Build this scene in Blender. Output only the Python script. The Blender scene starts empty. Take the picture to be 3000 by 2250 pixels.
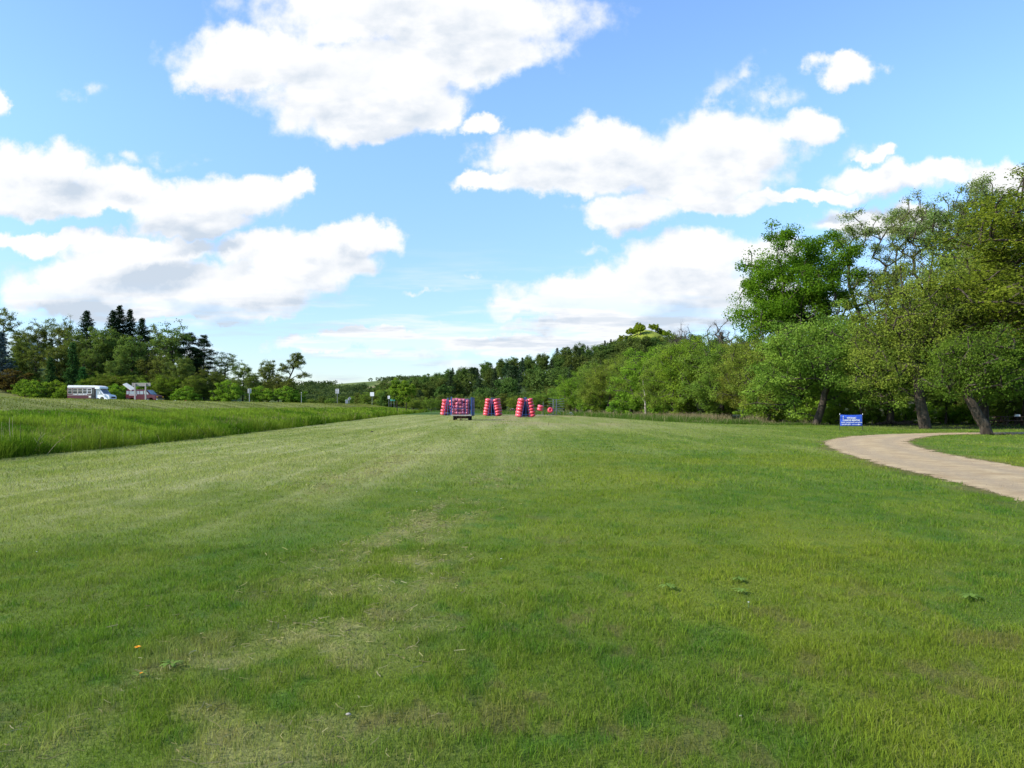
import bpy, math, random
import numpy as np
from mathutils import Vector, Matrix

R = math.radians
random.seed(7)
C = bpy.context.scene.collection
S = bpy.context.scene

# ------------------------------------------------------------------ camera
F, HX, HY, EYE = 2298.0, 1500.0, 1190.0, 1.6      # focal length and horizon in photo pixels, eye height in metres
cam_d = bpy.data.cameras.new('camera'); cam = bpy.data.objects.new('camera', cam_d); C.objects.link(cam)
cam_d.sensor_width = 36; cam_d.lens = F / 3000 * 36
cam_d.shift_y = (HY - 1125) / 3000
cam_d.clip_start = 0.1; cam_d.clip_end = 20000
cam.location = (0, 0, EYE); cam.rotation_euler = (R(90), 0, 0)
S.camera = cam

# ------------------------------------------------------------------ light and exposure
SUN_EL, SUN_AZ = 35.0, -110.0                      # azimuth from +Y towards +X
sun_d = bpy.data.lights.new('sun', 'SUN'); sun = bpy.data.objects.new('sun', sun_d); C.objects.link(sun)
sun_d.energy = 4.2; sun_d.angle = R(0.53); sun_d.color = (1.0, 0.93, 0.83)
sv = Vector((math.sin(R(SUN_AZ)) * math.cos(R(SUN_EL)), math.cos(R(SUN_AZ)) * math.cos(R(SUN_EL)), math.sin(R(SUN_EL))))
sun.rotation_euler = sv.to_track_quat('Z', 'Y').to_euler(); sun.location = sv * 300
S.view_settings.view_transform = 'Standard'; S.view_settings.look = 'None'
S.view_settings.gamma = 1; S.view_settings.use_curve_mapping = False
S.view_settings.exposure = 0.9
cy = S.cycles
cy.max_bounces = 6; cy.diffuse_bounces = 3; cy.glossy_bounces = 2; cy.transmission_bounces = 3; cy.transparent_max_bounces = 8
cy.use_denoising = True
cy.sample_clamp_indirect = 6

# ------------------------------------------------------------------ node helper
class NT:
    def __init__(s, tree): s.t = tree; s.n = tree.nodes; s.l = tree.links
    def put(s, sock, v):
        if isinstance(v, bpy.types.NodeSocket): s.l.new(v, sock)
        elif v is not None:
            try: sock.default_value = v
            except Exception: sock.default_value = tuple(v) + (1.0,)
    def node(s, kind, **kw):
        n = s.n.new(kind)
        for k, v in kw.items(): setattr(n, k, v)
        return n
    def m(s, op, a, b=None, c=None, clamp=False):
        n = s.n.new('ShaderNodeMath'); n.operation = op; n.use_clamp = clamp
        s.put(n.inputs[0], a)
        if b is not None: s.put(n.inputs[1], b)
        if c is not None: s.put(n.inputs[2], c)
        return n.outputs[0]
    def v(s, op, a, b=None, c=None):
        n = s.n.new('ShaderNodeVectorMath'); n.operation = op
        s.put(n.inputs[0], a)
        if b is not None: s.put(n.inputs[1], b)
        if c is not None: s.put(n.inputs[2], c)
        return n.outputs['Value'] if op in ('LENGTH', 'DOT_PRODUCT', 'DISTANCE') else n.outputs[0]
    def mix(s, f, a, b, blend='MIX'):
        n = s.n.new('ShaderNodeMix'); n.data_type = 'RGBA'; n.blend_type = blend
        s.put(n.inputs[0], f); s.put(n.inputs[6], a); s.put(n.inputs[7], b)
        return n.outputs[2]
    def step(s, x, lo, hi):
        n = s.n.new('ShaderNodeMapRange'); n.interpolation_type = 'SMOOTHSTEP'
        s.put(n.inputs[0], x); s.put(n.inputs[1], lo); s.put(n.inputs[2], hi)
        return n.outputs[0]
    def noise(s, vec, scale, detail=4, rough=0.5, dim='3D', col=False):
        n = s.n.new('ShaderNodeTexNoise'); n.noise_dimensions = dim
        if vec is not None: s.put(n.inputs['Vector'], vec)
        n.inputs['Scale'].default_value = scale; n.inputs['Detail'].default_value = detail; n.inputs['Roughness'].default_value = rough
        return n.outputs[1] if col else n.outputs[0]
    def sep(s, v):
        n = s.n.new('ShaderNodeSeparateXYZ'); s.put(n.inputs[0], v); return n.outputs
    def comb(s, x, y, z=0.0):
        n = s.n.new('ShaderNodeCombineXYZ'); s.put(n.inputs[0], x); s.put(n.inputs[1], y); s.put(n.inputs[2], z); return n.outputs[0]

# ------------------------------------------------------------------ sky with clouds, by world direction
w = bpy.data.worlds.new('World'); S.world = w; w.use_nodes = True
wt = NT(w.node_tree); w.node_tree.nodes.clear()
sky = wt.node('ShaderNodeTexSky', sky_type='NISHITA', sun_disc=False)
sky.sun_elevation = R(SUN_EL); sky.sun_rotation = R(SUN_AZ)
sky.air_density = 1.0; sky.dust_density = 0.6; sky.ozone_density = 1.6; sky.altitude = 250
# cloud banks as (x, y, rx, ry) on the gnomonic plane of world directions around +Y, in thousandths
def q(x, y, rx, ry):
    k = 1.3562
    return ((x * k - HX) / F, (HY - y * k) / F, rx * k / F, ry * k / F)
BANKS = [q(*b) for b in [
    (560,135,215,85),(770,190,250,115),(800,256,150,54),(1000,105,220,75),(900,30,420,100),(930,235,95,65),(1045,265,50,28),(480,170,120,45),
    (80,365,125,62),(40,415,190,42),(235,412,130,52),(400,440,200,60),(560,430,130,55),(655,405,58,42),(420,486,150,34),(180,445,190,30),
    (80,520,160,28),(300,545,210,46),(600,548,190,50),(775,527,98,44),(700,580,125,55),(250,595,225,62),(150,640,140,48),(420,625,270,60),(560,652,165,38),(330,672,300,28),(640,610,140,45),
    (750,742,170,24),(950,728,150,28),(1100,748,180,30),(1250,740,190,30),
    (1285,295,118,58),(1150,335,130,58),(1050,392,95,26),(1350,345,220,80),(1590,312,180,88),(1755,262,92,46),(1510,385,230,66),(1340,455,140,46),(1540,448,170,32),(1200,385,170,45),
    (1465,560,135,58),(1400,610,230,62),(1230,625,145,50),(1180,662,115,38),(1400,675,320,46),(1650,565,110,52),(1320,708,270,26),(1600,650,200,50),
    (1805,142,90,42),(1950,392,140,42),(2075,372,92,36),(1760,428,190,20),(2230,390,120,50),(1920,490,160,46),(1900,335,40,22),
    (4,215,36,62)]]
WISPS = [q(*b) for b in [(175,200,34,24),(345,342,70,24),(440,345,50,14),(1580,205,42,60),(1665,205,50,30),(1050,605,26,9),(930,640,40,7),(1620,160,40,40),(1280,535,70,10),(1870,330,70,30),(240,345,30,20)]]
tc = wt.node('ShaderNodeTexCoord')
dx, dy, dz = wt.sep(tc.outputs['Generated'])
dyc = wt.m('MAXIMUM', dy, 0.06)
U, V = wt.m('DIVIDE', dx, dyc), wt.m('DIVIDE', dz, dyc)
P0 = wt.comb(U, V, 0.0)
def field(pt, banks):
    cur = None
    for cx, cy_, rx, ry in banks:
        a = wt.v('MULTIPLY_ADD', pt, (1 / rx, 1 / ry, 0), (-cx / rx, -cy_ / ry, 0))
        l = wt.v('LENGTH', a)
        cur = l if cur is None else wt.m('SMOOTH_MIN', cur, l, 0.14)
    return cur
def warp(pt):
    n1 = wt.noise(pt, 5.5, 3, 0.55, '2D', True)
    n2 = wt.noise(pt, 20.0, 7, 0.62, '2D', True)
    a = wt.v('MULTIPLY_ADD', wt.v('SUBTRACT', n1, (0.5, 0.5, 0.5)), (0.11, 0.06, 0), pt)
    return wt.v('MULTIPLY_ADD', wt.v('SUBTRACT', n2, (0.5, 0.5, 0.5)), (0.060, 0.042, 0), a)
Pw = warp(P0)
f0 = field(Pw, BANKS)
fine = wt.noise(P0, 30.0, 6, 0.56, '2D')
f0b = wt.m('MULTIPLY_ADD', wt.m('SUBTRACT', fine, 0.5), -0.50, f0)
cover = wt.m('SUBTRACT', 1.0, wt.step(f0b, 0.64, 1.06))
# light from the upper left: sample the bank field a little towards the sun
Ps = wt.v('ADD', Pw, (-0.016, 0.030, 0))
f1 = field(Ps, BANKS)
thick = wt.m('SUBTRACT', 1.0, wt.step(f1, 0.22, 1.0))
bv = wt.v('MULTIPLY', P0, (1.0, 1.9, 1.0))
b0 = wt.noise(bv, 9.0, 6, 0.55, '2D'); b1 = wt.noise(wt.v('ADD', bv, (-0.020, 0.040, 0)), 9.0, 6, 0.55, '2D')
low = wt.step(V, 0.36, 0.08)                        # far clouds are seen more from the side and show greyer bases
base_ = wt.m('MULTIPLY', wt.step(wt.noise(wt.v('MULTIPLY', P0, (1.0, 2.8, 1.0)), 6.0, 3, 0.5, '2D'), 0.36, 0.70), wt.m('MULTIPLY_ADD', low, 0.60, 0.52))
emb = wt.m('MULTIPLY', wt.m('SUBTRACT', b1, b0), 2.5)
shade = wt.m('MULTIPLY', thick, wt.m('ADD', wt.m('ADD', base_, emb), 0.12), clamp=True)
fw = field(warp(P0), WISPS)
wcov = wt.m('MULTIPLY', wt.m('SUBTRACT', 1.0, wt.step(fw, 0.1, 1.1)), wt.m('MULTIPLY', wt.step(fine, 0.36, 0.66), 0.75))
# streaky thin cloud low over the horizon
st = wt.noise(wt.comb(wt.m('MULTIPLY', U, 2.2), wt.m('MULTIPLY', V, 22.0)), 2.4, 6, 0.55, '2D')
streak = wt.m('MULTIPLY', wt.step(st, 0.46, 0.74), wt.m('MULTIPLY', wt.step(V, 0.22, 0.08), 0.75))
lowm = wt.step(V, 0.165, 0.085)
gap = wt.noise(wt.comb(wt.m('MULTIPLY', U, 3.0), wt.m('MULTIPLY', V, 26.0)), 1.7, 6, 0.58, '2D')
cover = wt.m('MULTIPLY', cover, wt.m('SUBTRACT', 1.0, wt.m('MULTIPLY', wt.m('MULTIPLY', wt.step(gap, 0.45, 0.62), lowm), 0.62)))
shade = wt.m('ADD', shade, wt.m('MULTIPLY', wt.m('MULTIPLY', wt.step(gap, 0.52, 0.34), lowm), 0.80), clamp=True)
cov = wt.m('MAXIMUM', wt.m('MAXIMUM', cover, wcov), streak)
cov = wt.m('MULTIPLY', cov, wt.step(dy, 0.08, 0.16))
cloud_col = wt.mix(shade, (4.65, 4.68, 4.75, 1), (2.8, 3.22, 3.75, 1))
SKY_TINT = (1.03, 1.22, 1.42, 1)
skyc = wt.mix(1.0, sky.outputs[0], wt.mix(wt.step(V, 0.03, 0.42), (.74, .82, .97, 1), SKY_TINT), 'MULTIPLY')
col = wt.mix(cov, skyc, cloud_col)
bg = wt.node('ShaderNodeBackground'); bg.inputs['Strength'].default_value = 0.12
wt.put(bg.inputs['Color'], col)
wo = wt.node('ShaderNodeOutputWorld'); wt.l.new(bg.outputs[0], wo.inputs[0])
w.cycles.sampling_method = 'MANUAL'; w.cycles.sample_map_resolution = 512

# ------------------------------------------------------------------ object helpers
def tag(o, label=None, cat=None, group=None, kind=None):
    if label: o['label'] = label
    if cat: o['category'] = cat
    if group: o['group'] = group
    if kind: o['kind'] = kind
    return o
def empty(name, loc, rz=0.0, label=None, cat=None, group=None):
    o = bpy.data.objects.new(name, None); C.objects.link(o); o.location = loc; o.rotation_euler = (0, 0, rz); o.empty_display_size = 0.3
    return tag(o, label, cat, group)
def copy_tree(o, parent=None):
    c = o.copy(); C.objects.link(c); c.parent = parent
    for ch in o.children: copy_tree(ch, c)
    return c
def link_mesh(name, me, parent=None):
    o = bpy.data.objects.new(name, me); C.objects.link(o); o.parent = parent
    return o
def np_mesh(name, verts, quads=None, tris=None, mats=(), face_mat=None, face_val=None, vcol=None, smooth=False):
    """Mesh from numpy arrays; face_val: float per face as attribute 'tone'; vcol: rgb per vertex as 'col'."""
    me = bpy.data.meshes.new(name)
    verts = np.asarray(verts, np.float32)
    nq = 0 if quads is None else len(quads); nt = 0 if tris is None else len(tris)
    me.vertices.add(len(verts)); me.vertices.foreach_set('co', verts.ravel())
    idx = []
    if nq: idx.append(np.asarray(quads, np.int32).ravel())
    if nt: idx.append(np.asarray(tris, np.int32).ravel())
    idx = np.concatenate(idx)
    me.loops.add(len(idx)); me.loops.foreach_set('vertex_index', idx)
    me.polygons.add(nq + nt)
    starts = np.concatenate([np.arange(nq) * 4, nq * 4 + np.arange(nt) * 3]).astype(np.int32)
    me.polygons.foreach_set('loop_start', starts)
    if face_mat is not None: me.polygons.foreach_set('material_index', np.asarray(face_mat, np.int32))
    me.polygons.foreach_set('use_smooth', np.full(nq + nt, smooth, bool))
    for m_ in mats: me.materials.append(m_)
    if face_val is not None:
        a = me.attributes.new('tone', 'FLOAT', 'FACE'); a.data.foreach_set('value', np.asarray(face_val, np.float32))
    if vcol is not None:
        a = me.attributes.new('col', 'FLOAT_COLOR', 'POINT')
        cc = np.ones((len(verts), 4), np.float32); cc[:, :3] = vcol; a.data.foreach_set('color', cc.ravel())
    me.update(calc_edges=True); me.validate()
    return me

class MB:
    """Collects simple solids into one mesh."""
    def __init__(s): s.v = []; s.f = []; s.mi = []
    def add(s, vs, fs, mi=0):
        b = len(s.v); s.v += [tuple(x) for x in vs]; s.f += [tuple(b + i for i in f) for f in fs]; s.mi += [mi] * len(fs); return s
    def box(s, c, d, rot=None, mi=0, taper=1.0):
        x, y, z = d[0] / 2, d[1] / 2, d[2] / 2
        vs = [Vector((sx * x * (taper if sz > 0 else 1), sy * y * (taper if sz > 0 else 1), sz * z)) for sz in (-1, 1) for sy in (-1, 1) for sx in (-1, 1)]
        if rot is not None: vs = [rot @ p for p in vs]
        vs = [p + Vector(c) for p in vs]
        return s.add(vs, [(0, 2, 3, 1), (4, 5, 7, 6), (0, 1, 5, 4), (2, 6, 7, 3), (0, 4, 6, 2), (1, 3, 7, 5)], mi)
    def bar(s, a, b, w_, h_=None, mi=0):
        a, b = Vector(a), Vector(b); d = b - a
        return s.box((a + b) / 2, (w_, h_ or w_, d.length), d.to_track_quat('Z', 'Y').to_matrix(), mi)
    def cyl(s, a, b, r0, r1=None, n=10, mi=0):
        a, b = Vector(a), Vector(b); r1 = r0 if r1 is None else r1
        mt = (b - a).to_track_quat('Z', 'Y').to_matrix(); vs = []
        for p, r in ((a, r0), (b, r1)):
            for k in range(n):
                t = 2 * math.pi * k / n; vs.append(p + mt @ Vector((r * math.cos(t), r * math.sin(t), 0)))
        fs = [(k, (k + 1) % n, n + (k + 1) % n, n + k) for k in range(n)] + [tuple(reversed(range(n))), tuple(range(n, 2 * n))]
        return s.add(vs, fs, mi)
    def loft(s, rings, closed=True, caps=True, mi=0):
        n = len(rings[0]); vs = [p for r in rings for p in r]; fs = []
        for i in range(len(rings) - 1):
            for k in range(n if closed else n - 1):
                k2 = (k + 1) % n; fs.append((i * n + k, i * n + k2, (i + 1) * n + k2, (i + 1) * n + k))
        if caps: fs += [tuple(reversed(range(n))), tuple((len(rings) - 1) * n + k for k in range(n))]
        return s.add(vs, fs, mi)
    def extrude_y(s, prof, y0, y1, inset=0.0, mi=0):
        """profile in x,z extruded along y; inset chamfers both ends towards the centroid"""
        cx = sum(p[0] for p in prof) / len(prof); cz = sum(p[1] for p in prof) / len(prof)
        def ring(y, k): return [(cx + (x - cx) * k, y, cz + (z - cz) * k) for x, z in prof]
        if inset:
            k = 1 - inset; dy_ = (y1 - y0) * 0.06
            return s.loft([ring(y0, k), ring(y0 + dy_, 1), ring(y1 - dy_, 1), ring(y1, k)], mi=mi)
        return s.loft([ring(y0, 1), ring(y1, 1)], mi=mi)
    def torus(s, c, r0, r1, n=16, k=8, rot=None, zs=1.0, mi=0, wob=0.0):
        vs = []; fs = []
        for i in range(n):
            t = 2 * math.pi * i / n
            for j in range(k):
                p = 2 * math.pi * j / k; rr = r1 * (1 + wob * math.sin(3 * t + c[0] * 7))
                q_ = Vector(((r0 + rr * math.cos(p)) * math.cos(t), (r0 + rr * math.cos(p)) * math.sin(t), rr * math.sin(p) * zs))
                if rot is not None: q_ = rot @ q_
                vs.append(q_ + Vector(c))
        for i in range(n):
            for j in range(k): fs.append((i * k + j, ((i + 1) % n) * k + j, ((i + 1) % n) * k + (j + 1) % k, i * k + (j + 1) % k))
        return s.add(vs, fs, mi)
    def mesh(s, name, mats, smooth=False, bevel=0):
        me = bpy.data.meshes.new(name); me.from_pydata(s.v, [], s.f)
        for m_ in (mats if isinstance(mats, (list, tuple)) else [mats]): me.materials.append(m_)
        for p, i in zip(me.polygons, s.mi): p.material_index = i; p.use_smooth = smooth
        import bmesh
        bm = bmesh.new(); bm.from_mesh(me); bmesh.ops.recalc_face_normals(bm, faces=bm.faces)
        if bevel: bmesh.ops.bevel(bm, geom=[e for e in bm.edges if e.calc_face_angle(0) > 0.6], offset=bevel, segments=1, affect='EDGES')
        bm.to_mesh(me); bm.free(); me.update()
        return me
    def build(s, name, mats, parent=None, smooth=False, bevel=0): return link_mesh(name, s.mesh(name, mats, smooth, bevel), parent)

def text(body, name, size, mat, parent, loc, rot, align='CENTER', width=None):
    cu = bpy.data.curves.new(name, 'FONT'); cu.body = body; cu.size = size; cu.align_x = align; cu.align_y = 'CENTER'; cu.extrude = 0.002; cu.offset = size * .035
    cu.materials.append(mat)
    o = bpy.data.objects.new(name, cu); C.objects.link(o); o.parent = parent; o.location = loc; o.rotation_euler = rot
    bpy.context.view_layer.update()
    me = bpy.data.meshes.new_from_object(o.evaluated_get(bpy.context.evaluated_depsgraph_get())); d = o.dimensions.x
    bpy.data.objects.remove(o); o = link_mesh(name, me, parent); o.location = loc; o.rotation_euler = rot
    if not me.materials: me.materials.append(mat)
    if width and d > 0.01: o.scale.x = width / d
    return o

# ------------------------------------------------------------------ numpy noise
def _hash(ix, iy, seed):
    h = (ix.astype(np.int64) * 374761393 + iy.astype(np.int64) * 668265263 + seed * 1442695041) & 0xffffffff
    h = ((h ^ (h >> 13)) * 1274126177) & 0xffffffff
    h = ((h ^ (h >> 16)) * 2246822519) & 0xffffffff
    return ((h ^ (h >> 15)) & 0xffffff) / float(0xffffff)
def vnoise(x, y, seed=0):
    x = np.asarray(x, float); y = np.asarray(y, float)
    ix, iy = np.floor(x), np.floor(y); fx, fy = x - ix, y - iy
    fx = fx * fx * (3 - 2 * fx); fy = fy * fy * (3 - 2 * fy)
    a, b = _hash(ix, iy, seed), _hash(ix + 1, iy, seed); c, d = _hash(ix, iy + 1, seed), _hash(ix + 1, iy + 1, seed)
    return (a + (b - a) * fx) * (1 - fy) + (c + (d - c) * fx) * fy
def fbm(x, y, seed=0, oct=4, g=0.5):
    t = 0; amp = 1; s = 0
    for k in range(oct):
        t = t + amp * vnoise(x * 2 ** k + 17.3 * k, y * 2 ** k - 9.1 * k, seed + k); s += amp; amp *= g
    return t / s
def sst(x, a, b):
    t = np.clip((np.asarray(x, float) - a) / (b - a), 0, 1); return t * t * (3 - 2 * t)

# ------------------------------------------------------------------ terrain
def foot_x(Y): return np.interp(Y, [0, 24, 38, 60, 81, 147, 260], [-15.6, -15.5, -15.3, -16.4, -17.6, -18.5, -24])
RU = [-0.24, -0.17, -0.13, -0.087, -0.044, 0.0, 0.044, 0.087, 0.13, 0.174, 0.22, 0.30, 0.45, 0.80]
RZ = [0, 10, 14, 17, 19, 20.5, 21, 23, 23.5, 22.5, 20, 17, 16, 15]                   # ridge ground height
RYY = [900, 800, 720, 640, 580, 520, 470, 430, 400, 360, 340, 320, 300, 280]    # ridge distance
RB = [330, 300, 290, 270, 250, 240, 230, 215, 200, 180, 160, 140, 110, 95]      # foot of the ridge
def height(X, Y):
    X = np.asarray(X, float); Y = np.asarray(Y, float)
    z = 0.2 * sst(Y, 78, 122) * sst(X, 24, 8)
    # road embankment on the left
    d = foot_x(Y) - X
    top = 2.1 * sst(Y, 245, 178) + 0.35 * sst(Y, 178, 245)
    t = np.clip(d / 14.0, 0, 1)
    z = z * sst(d, 4, 0) + top * (0.65 * t + 0.35 * t * t * (3 - 2 * t)) * (d > 0)
    # bank rising behind the parked vehicles
    bank = sst(X, -66, -110) * 6 + sst(Y, 127, 190) * 4.5 * sst(X, -44, -62)
    bank = bank * sst(Y, 250, 175) * sst(Y, 60, 100) * sst(X, -52, -64)
    z = z + bank
    # wooded ridge and far hills, given by bearing
    u = X / np.maximum(Y, 1.0)
    rz, ry, rb = np.interp(u, RU, RZ), np.interp(u, RU, RYY), np.interp(u, RU, RB)
    tt = np.clip((Y - rb) / (ry - rb), 0, 1.0)
    z = z + rz * (tt * tt * (3 - 2 * tt)) * (Y > 60)
    far = sst(Y, 800, 1700) * 38 * (0.45 + 1.0 * fbm(X / 420 + 3.2, Y / 420, 5, 3)) * sst(u, -0.02, -0.13)
    # a sunlit knoll behind the ridge
    kn = 41 * np.exp(-(((X - 0.172 * 640) / 36) ** 2 + ((Y - 640) / 70) ** 2))
    return z + far * (Y > 0) + kn
def gz(X, Y): return float(height(X, Y))
def px(x, Y): return (x - HX) / F * Y
def pz(y, Y): return EYE + (HY - y) / F * Y
def ground_Y(y): return F * EYE / (y - HY)

# the gravel drive outline, in metres
DRIVE_OUT = [(3300,1560),(3000,1470),(2887,1436),(2743,1398),(2591,1365),(2525,1344),(2453,1322),(2417,1303),(2413,1297),(2431,1289),(2489,1279),(2580,1273.5),(2706,1269.5),(2869,1267.5),(3000,1267),(3300,1266.5)]
DRIVE_IN = [(3300,1430),(3000,1369),(2923,1358),(2779,1333),(2706,1315),(2672,1304),(2659,1297),(2662,1290),(2690,1283),(2761,1273.8),(2869,1272.2),(3000,1271.8),(3300,1271)]
def to_ground(pts): return [(px(x, ground_Y(y)), ground_Y(y)) for x, y in pts]
def dens(pts, step=0.25):
    out = []
    for a, b in zip(pts[:-1], pts[1:]):
        n = max(1, int(math.hypot(b[0] - a[0], b[1] - a[1]) / step))
        out += [(a[0] + (b[0] - a[0]) * k / n, a[1] + (b[1] - a[1]) * k / n) for k in range(n)]
    return out + [pts[-1]]
def smooth_line(pts, it=40):
    p = np.array(pts)
    for _ in range(it): p[1:-1] = p[1:-1] * 0.5 + (p[:-2] + p[2:]) * 0.25
    return p
D_OUT = smooth_line(dens(to_ground(DRIVE_OUT))); D_IN = smooth_line(dens(to_ground(DRIVE_IN)))
DRIVE_POLY = np.concatenate([D_OUT, D_IN[::-1]])
def in_poly(X, Y, poly):
    inside = np.zeros(X.shape, bool); n = len(poly)
    for i in range(n):
        x1, y1 = poly[i]; x2, y2 = poly[(i + 1) % n]
        if y1 == y2: continue
        c = ((y1 > Y) != (y2 > Y)) & (X < (x2 - x1) * (Y - y1) / (y2 - y1) + x1); inside ^= c
    return inside
def drive_dist(X, Y):
    """distance to the drive outline, negative inside (only useful near it)"""
    d = np.full(X.shape, 1e9); pts = DRIVE_POLY[::2]
    near = (X > 4) & (X < 60) & (Y > 7) & (Y < 62)
    if near.any():
        xs, ys = X[near], Y[near]; dd = np.full(xs.shape, 1e9)
        for p in pts: dd = np.minimum(dd, (xs - p[0]) ** 2 + (ys - p[1]) ** 2)
        dd = np.sqrt(dd); dd[in_poly(xs, ys, DRIVE_POLY)] *= -1; d[near] = dd
    return d

# lawn colours (albedo) as a function of place: mown strips, clippings, worn soil
def lerp(a, b, t): return a + (b - a) * t[..., None]
def lawn_rgb(X, Y):
    X = np.asarray(X, float); Y = np.asarray(Y, float)
    c = lambda *v: np.array(v, float)
    n1 = fbm(X * 0.35, Y * 0.22, 11, 4); n2 = fbm(X * 1.5, Y * 1.1, 21, 4); n3 = fbm(X * 5, Y * 3.5, 31, 3)
    nl = fbm(X * 0.9, Y * 0.07, 41, 4)
    base = lerp(c(.046, .092, .012) + 0 * X[..., None], c(.098, .135, .022), np.clip(n2 * 1.1 + n1 * 0.5 - 0.32, 0, 1))
    base = lerp(base, c(.030, .085, .014), sst(n3, .58, .75) * 0.6)
    left = sst(X, -1.2, -5.5) * sst(Y, 3.5, 14.0) + sst(X, 5, -3) * sst(Y, 11, 26) * .8
    left = np.clip(left + sst(Y, 30, 62) * sst(X, 24, 6) * 0.9, 0, 1)
    strip = 0.5 + 0.5 * np.sin((X + 0.8 * nl + 0.004 * Y * X) * 2 * np.pi / 3.4)
    swath = sst(np.sin((X + 1.1 * nl) * 2 * np.pi / 1.25), .55, 1.0) * sst(fbm(X * .5, Y * .05, 45, 3), .42, .62) * sst(Y, 7, 14)
    lightc = lerp(c(.120, .150, .042) + 0 * X[..., None], c(.176, .192, .092), np.clip(0.65 * nl + 0.5 * strip * sst(Y, 5, 20) - 0.1, 0, 1))
    lightc = lerp(lightc, c(.215, .225, .125), swath * .55)
    base = lerp(base, lightc, left * (0.55 + 0.45 * sst(n2 * .5 + nl * .5, .30, .55)))
    # yellower patches on the right half
    base = lerp(base, c(.120, .140, .016), sst(X, -0.5, 2.5) * sst(n1, .40, .62) * sst(Y, 40, 20) * 0.36)
    base = lerp(base, c(.130, .160, .052), sst(X, 2, 6) * sst(nl, .50, .68) * sst(Y, 8, 16) * 0.5)
    # darker lush strip left of the clippings
    lush = np.exp(-((X + 2.7 + 0.25 * (n2 - .5)) / 0.75) ** 2) * sst(Y, 14, 9)
    base = lerp(base, c(.024, .080, .010), lush * sst(n2, .3, .6) * 0.55)
    # clippings and worn strip
    straw = straw_mask(X, Y)
    base = lerp(base, c(.190, .185, .090), straw * (0.22 + 0.42 * sst(n3, .35, .65)))
    # brown worn soil
    base = lerp(base, c(.080, .062, .034), dirt_mask(X, Y) * 0.75)
    base = lerp(base, c(.185, .165, .110), sst(Y, 55, 78) * sst(fbm(X * .16, Y * .05, 61, 3), .52, .66) * sst(X, -5, -1) * sst(X, 14, 8) * 0.7)
    return np.clip(base * np.array([1.29, 1.23, 1.0]), 0, 1)
def straw_mask(X, Y):
    n = fbm(X * .9, Y * .5, 71, 4); wob = 0.9 * (n - .5)
    a = np.exp(-((X + 1.25 + wob - 0.05 * (Y - 8)) / np.interp(Y, [3, 6, 9, 13], [1.0, .85, .6, .5])) ** 2) * sst(Y, 14.5, 11.0)
    b = np.exp(-((X + 3.7 + wob - 0.03 * (Y - 15)) / 0.55) ** 2) * sst(Y, 12, 14.5) * sst(Y, 32, 22) * 0.7
    d = np.exp(-((X + 0.3 + wob) / 0.5) ** 2) * sst(Y, 14.5, 16) * sst(Y, 21, 18) * 0.8
    return np.clip((a + b + d) * sst(fbm(X * 2.2, Y * 1.6, 73, 3), .34, .58), 0, 1)
def dirt_mask(X, Y):
    n = fbm(X * 1.9, Y * 1.5, 81, 4)
    near = sst(Y, 9, 5) * (0.6 + 0.4 * sst(X, -0.5, 1.2))
    mid = np.exp(-((X - 0.1) / 1.0) ** 2) * sst(Y, 14, 10) * 0.8
    g = sst(n * .6 + .4 * fbm(X * 8, Y * 6, 82, 3), .57, .66) * np.clip(near + mid, 0, 1) * .6
    dd = drive_dist(X, Y)
    g = np.maximum(g, sst(dd, .9, .0) * sst(fbm(X * .8, Y * .8, 83, 4) + .18 * sst(dd, .4, .0), .46, .68) * (dd > -1.2) * .9)
    # bare rim on the near side of the drive
    return np.clip(g, 0, 1)

# ------------------------------------------------------------------ materials
def pbsdf(name, col, rough=0.6, metal=0.0, spec=0.5):
    m = bpy.data.materials.new(name); m.use_nodes = True
    b = m.node_tree.nodes['Principled BSDF']
    b.inputs['Base Color'].default_value = (*col, 1); b.inputs['Roughness'].default_value = rough
    b.inputs['Metallic'].default_value = metal; b.inputs['Specular IOR Level'].default_value = spec
    return m
def worn(name, col, col2, scale=3.0, rough=0.6, metal=0.0, spec=0.4, lo=.4, hi=.75, stretch=(1, 1, 1), bump=0.0):
    m = pbsdf(name, col, rough, metal, spec); t = NT(m.node_tree); b = m.node_tree.nodes['Principled BSDF']
    g = t.node('ShaderNodeTexCoord'); vec = t.v('MULTIPLY', g.outputs['Object'], stretch)
    n = t.noise(vec, scale, 5, 0.6)
    t.put(b.inputs['Base Color'], t.mix(t.step(n, lo, hi), (*col, 1), (*col2, 1)))
    t.put(b.inputs['Roughness'], t.m('MULTIPLY_ADD', n, 0.3, rough - 0.15))
    if bump:
        bp = t.node('ShaderNodeBump'); bp.inputs['Strength'].default_value = bump; bp.inputs['Distance'].default_value = 0.05
        t.put(bp.inputs['Height'], t.noise(vec, scale * 2.5, 5, 0.65)); t.put(b.inputs['Normal'], bp.outputs[0])
    return m
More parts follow.
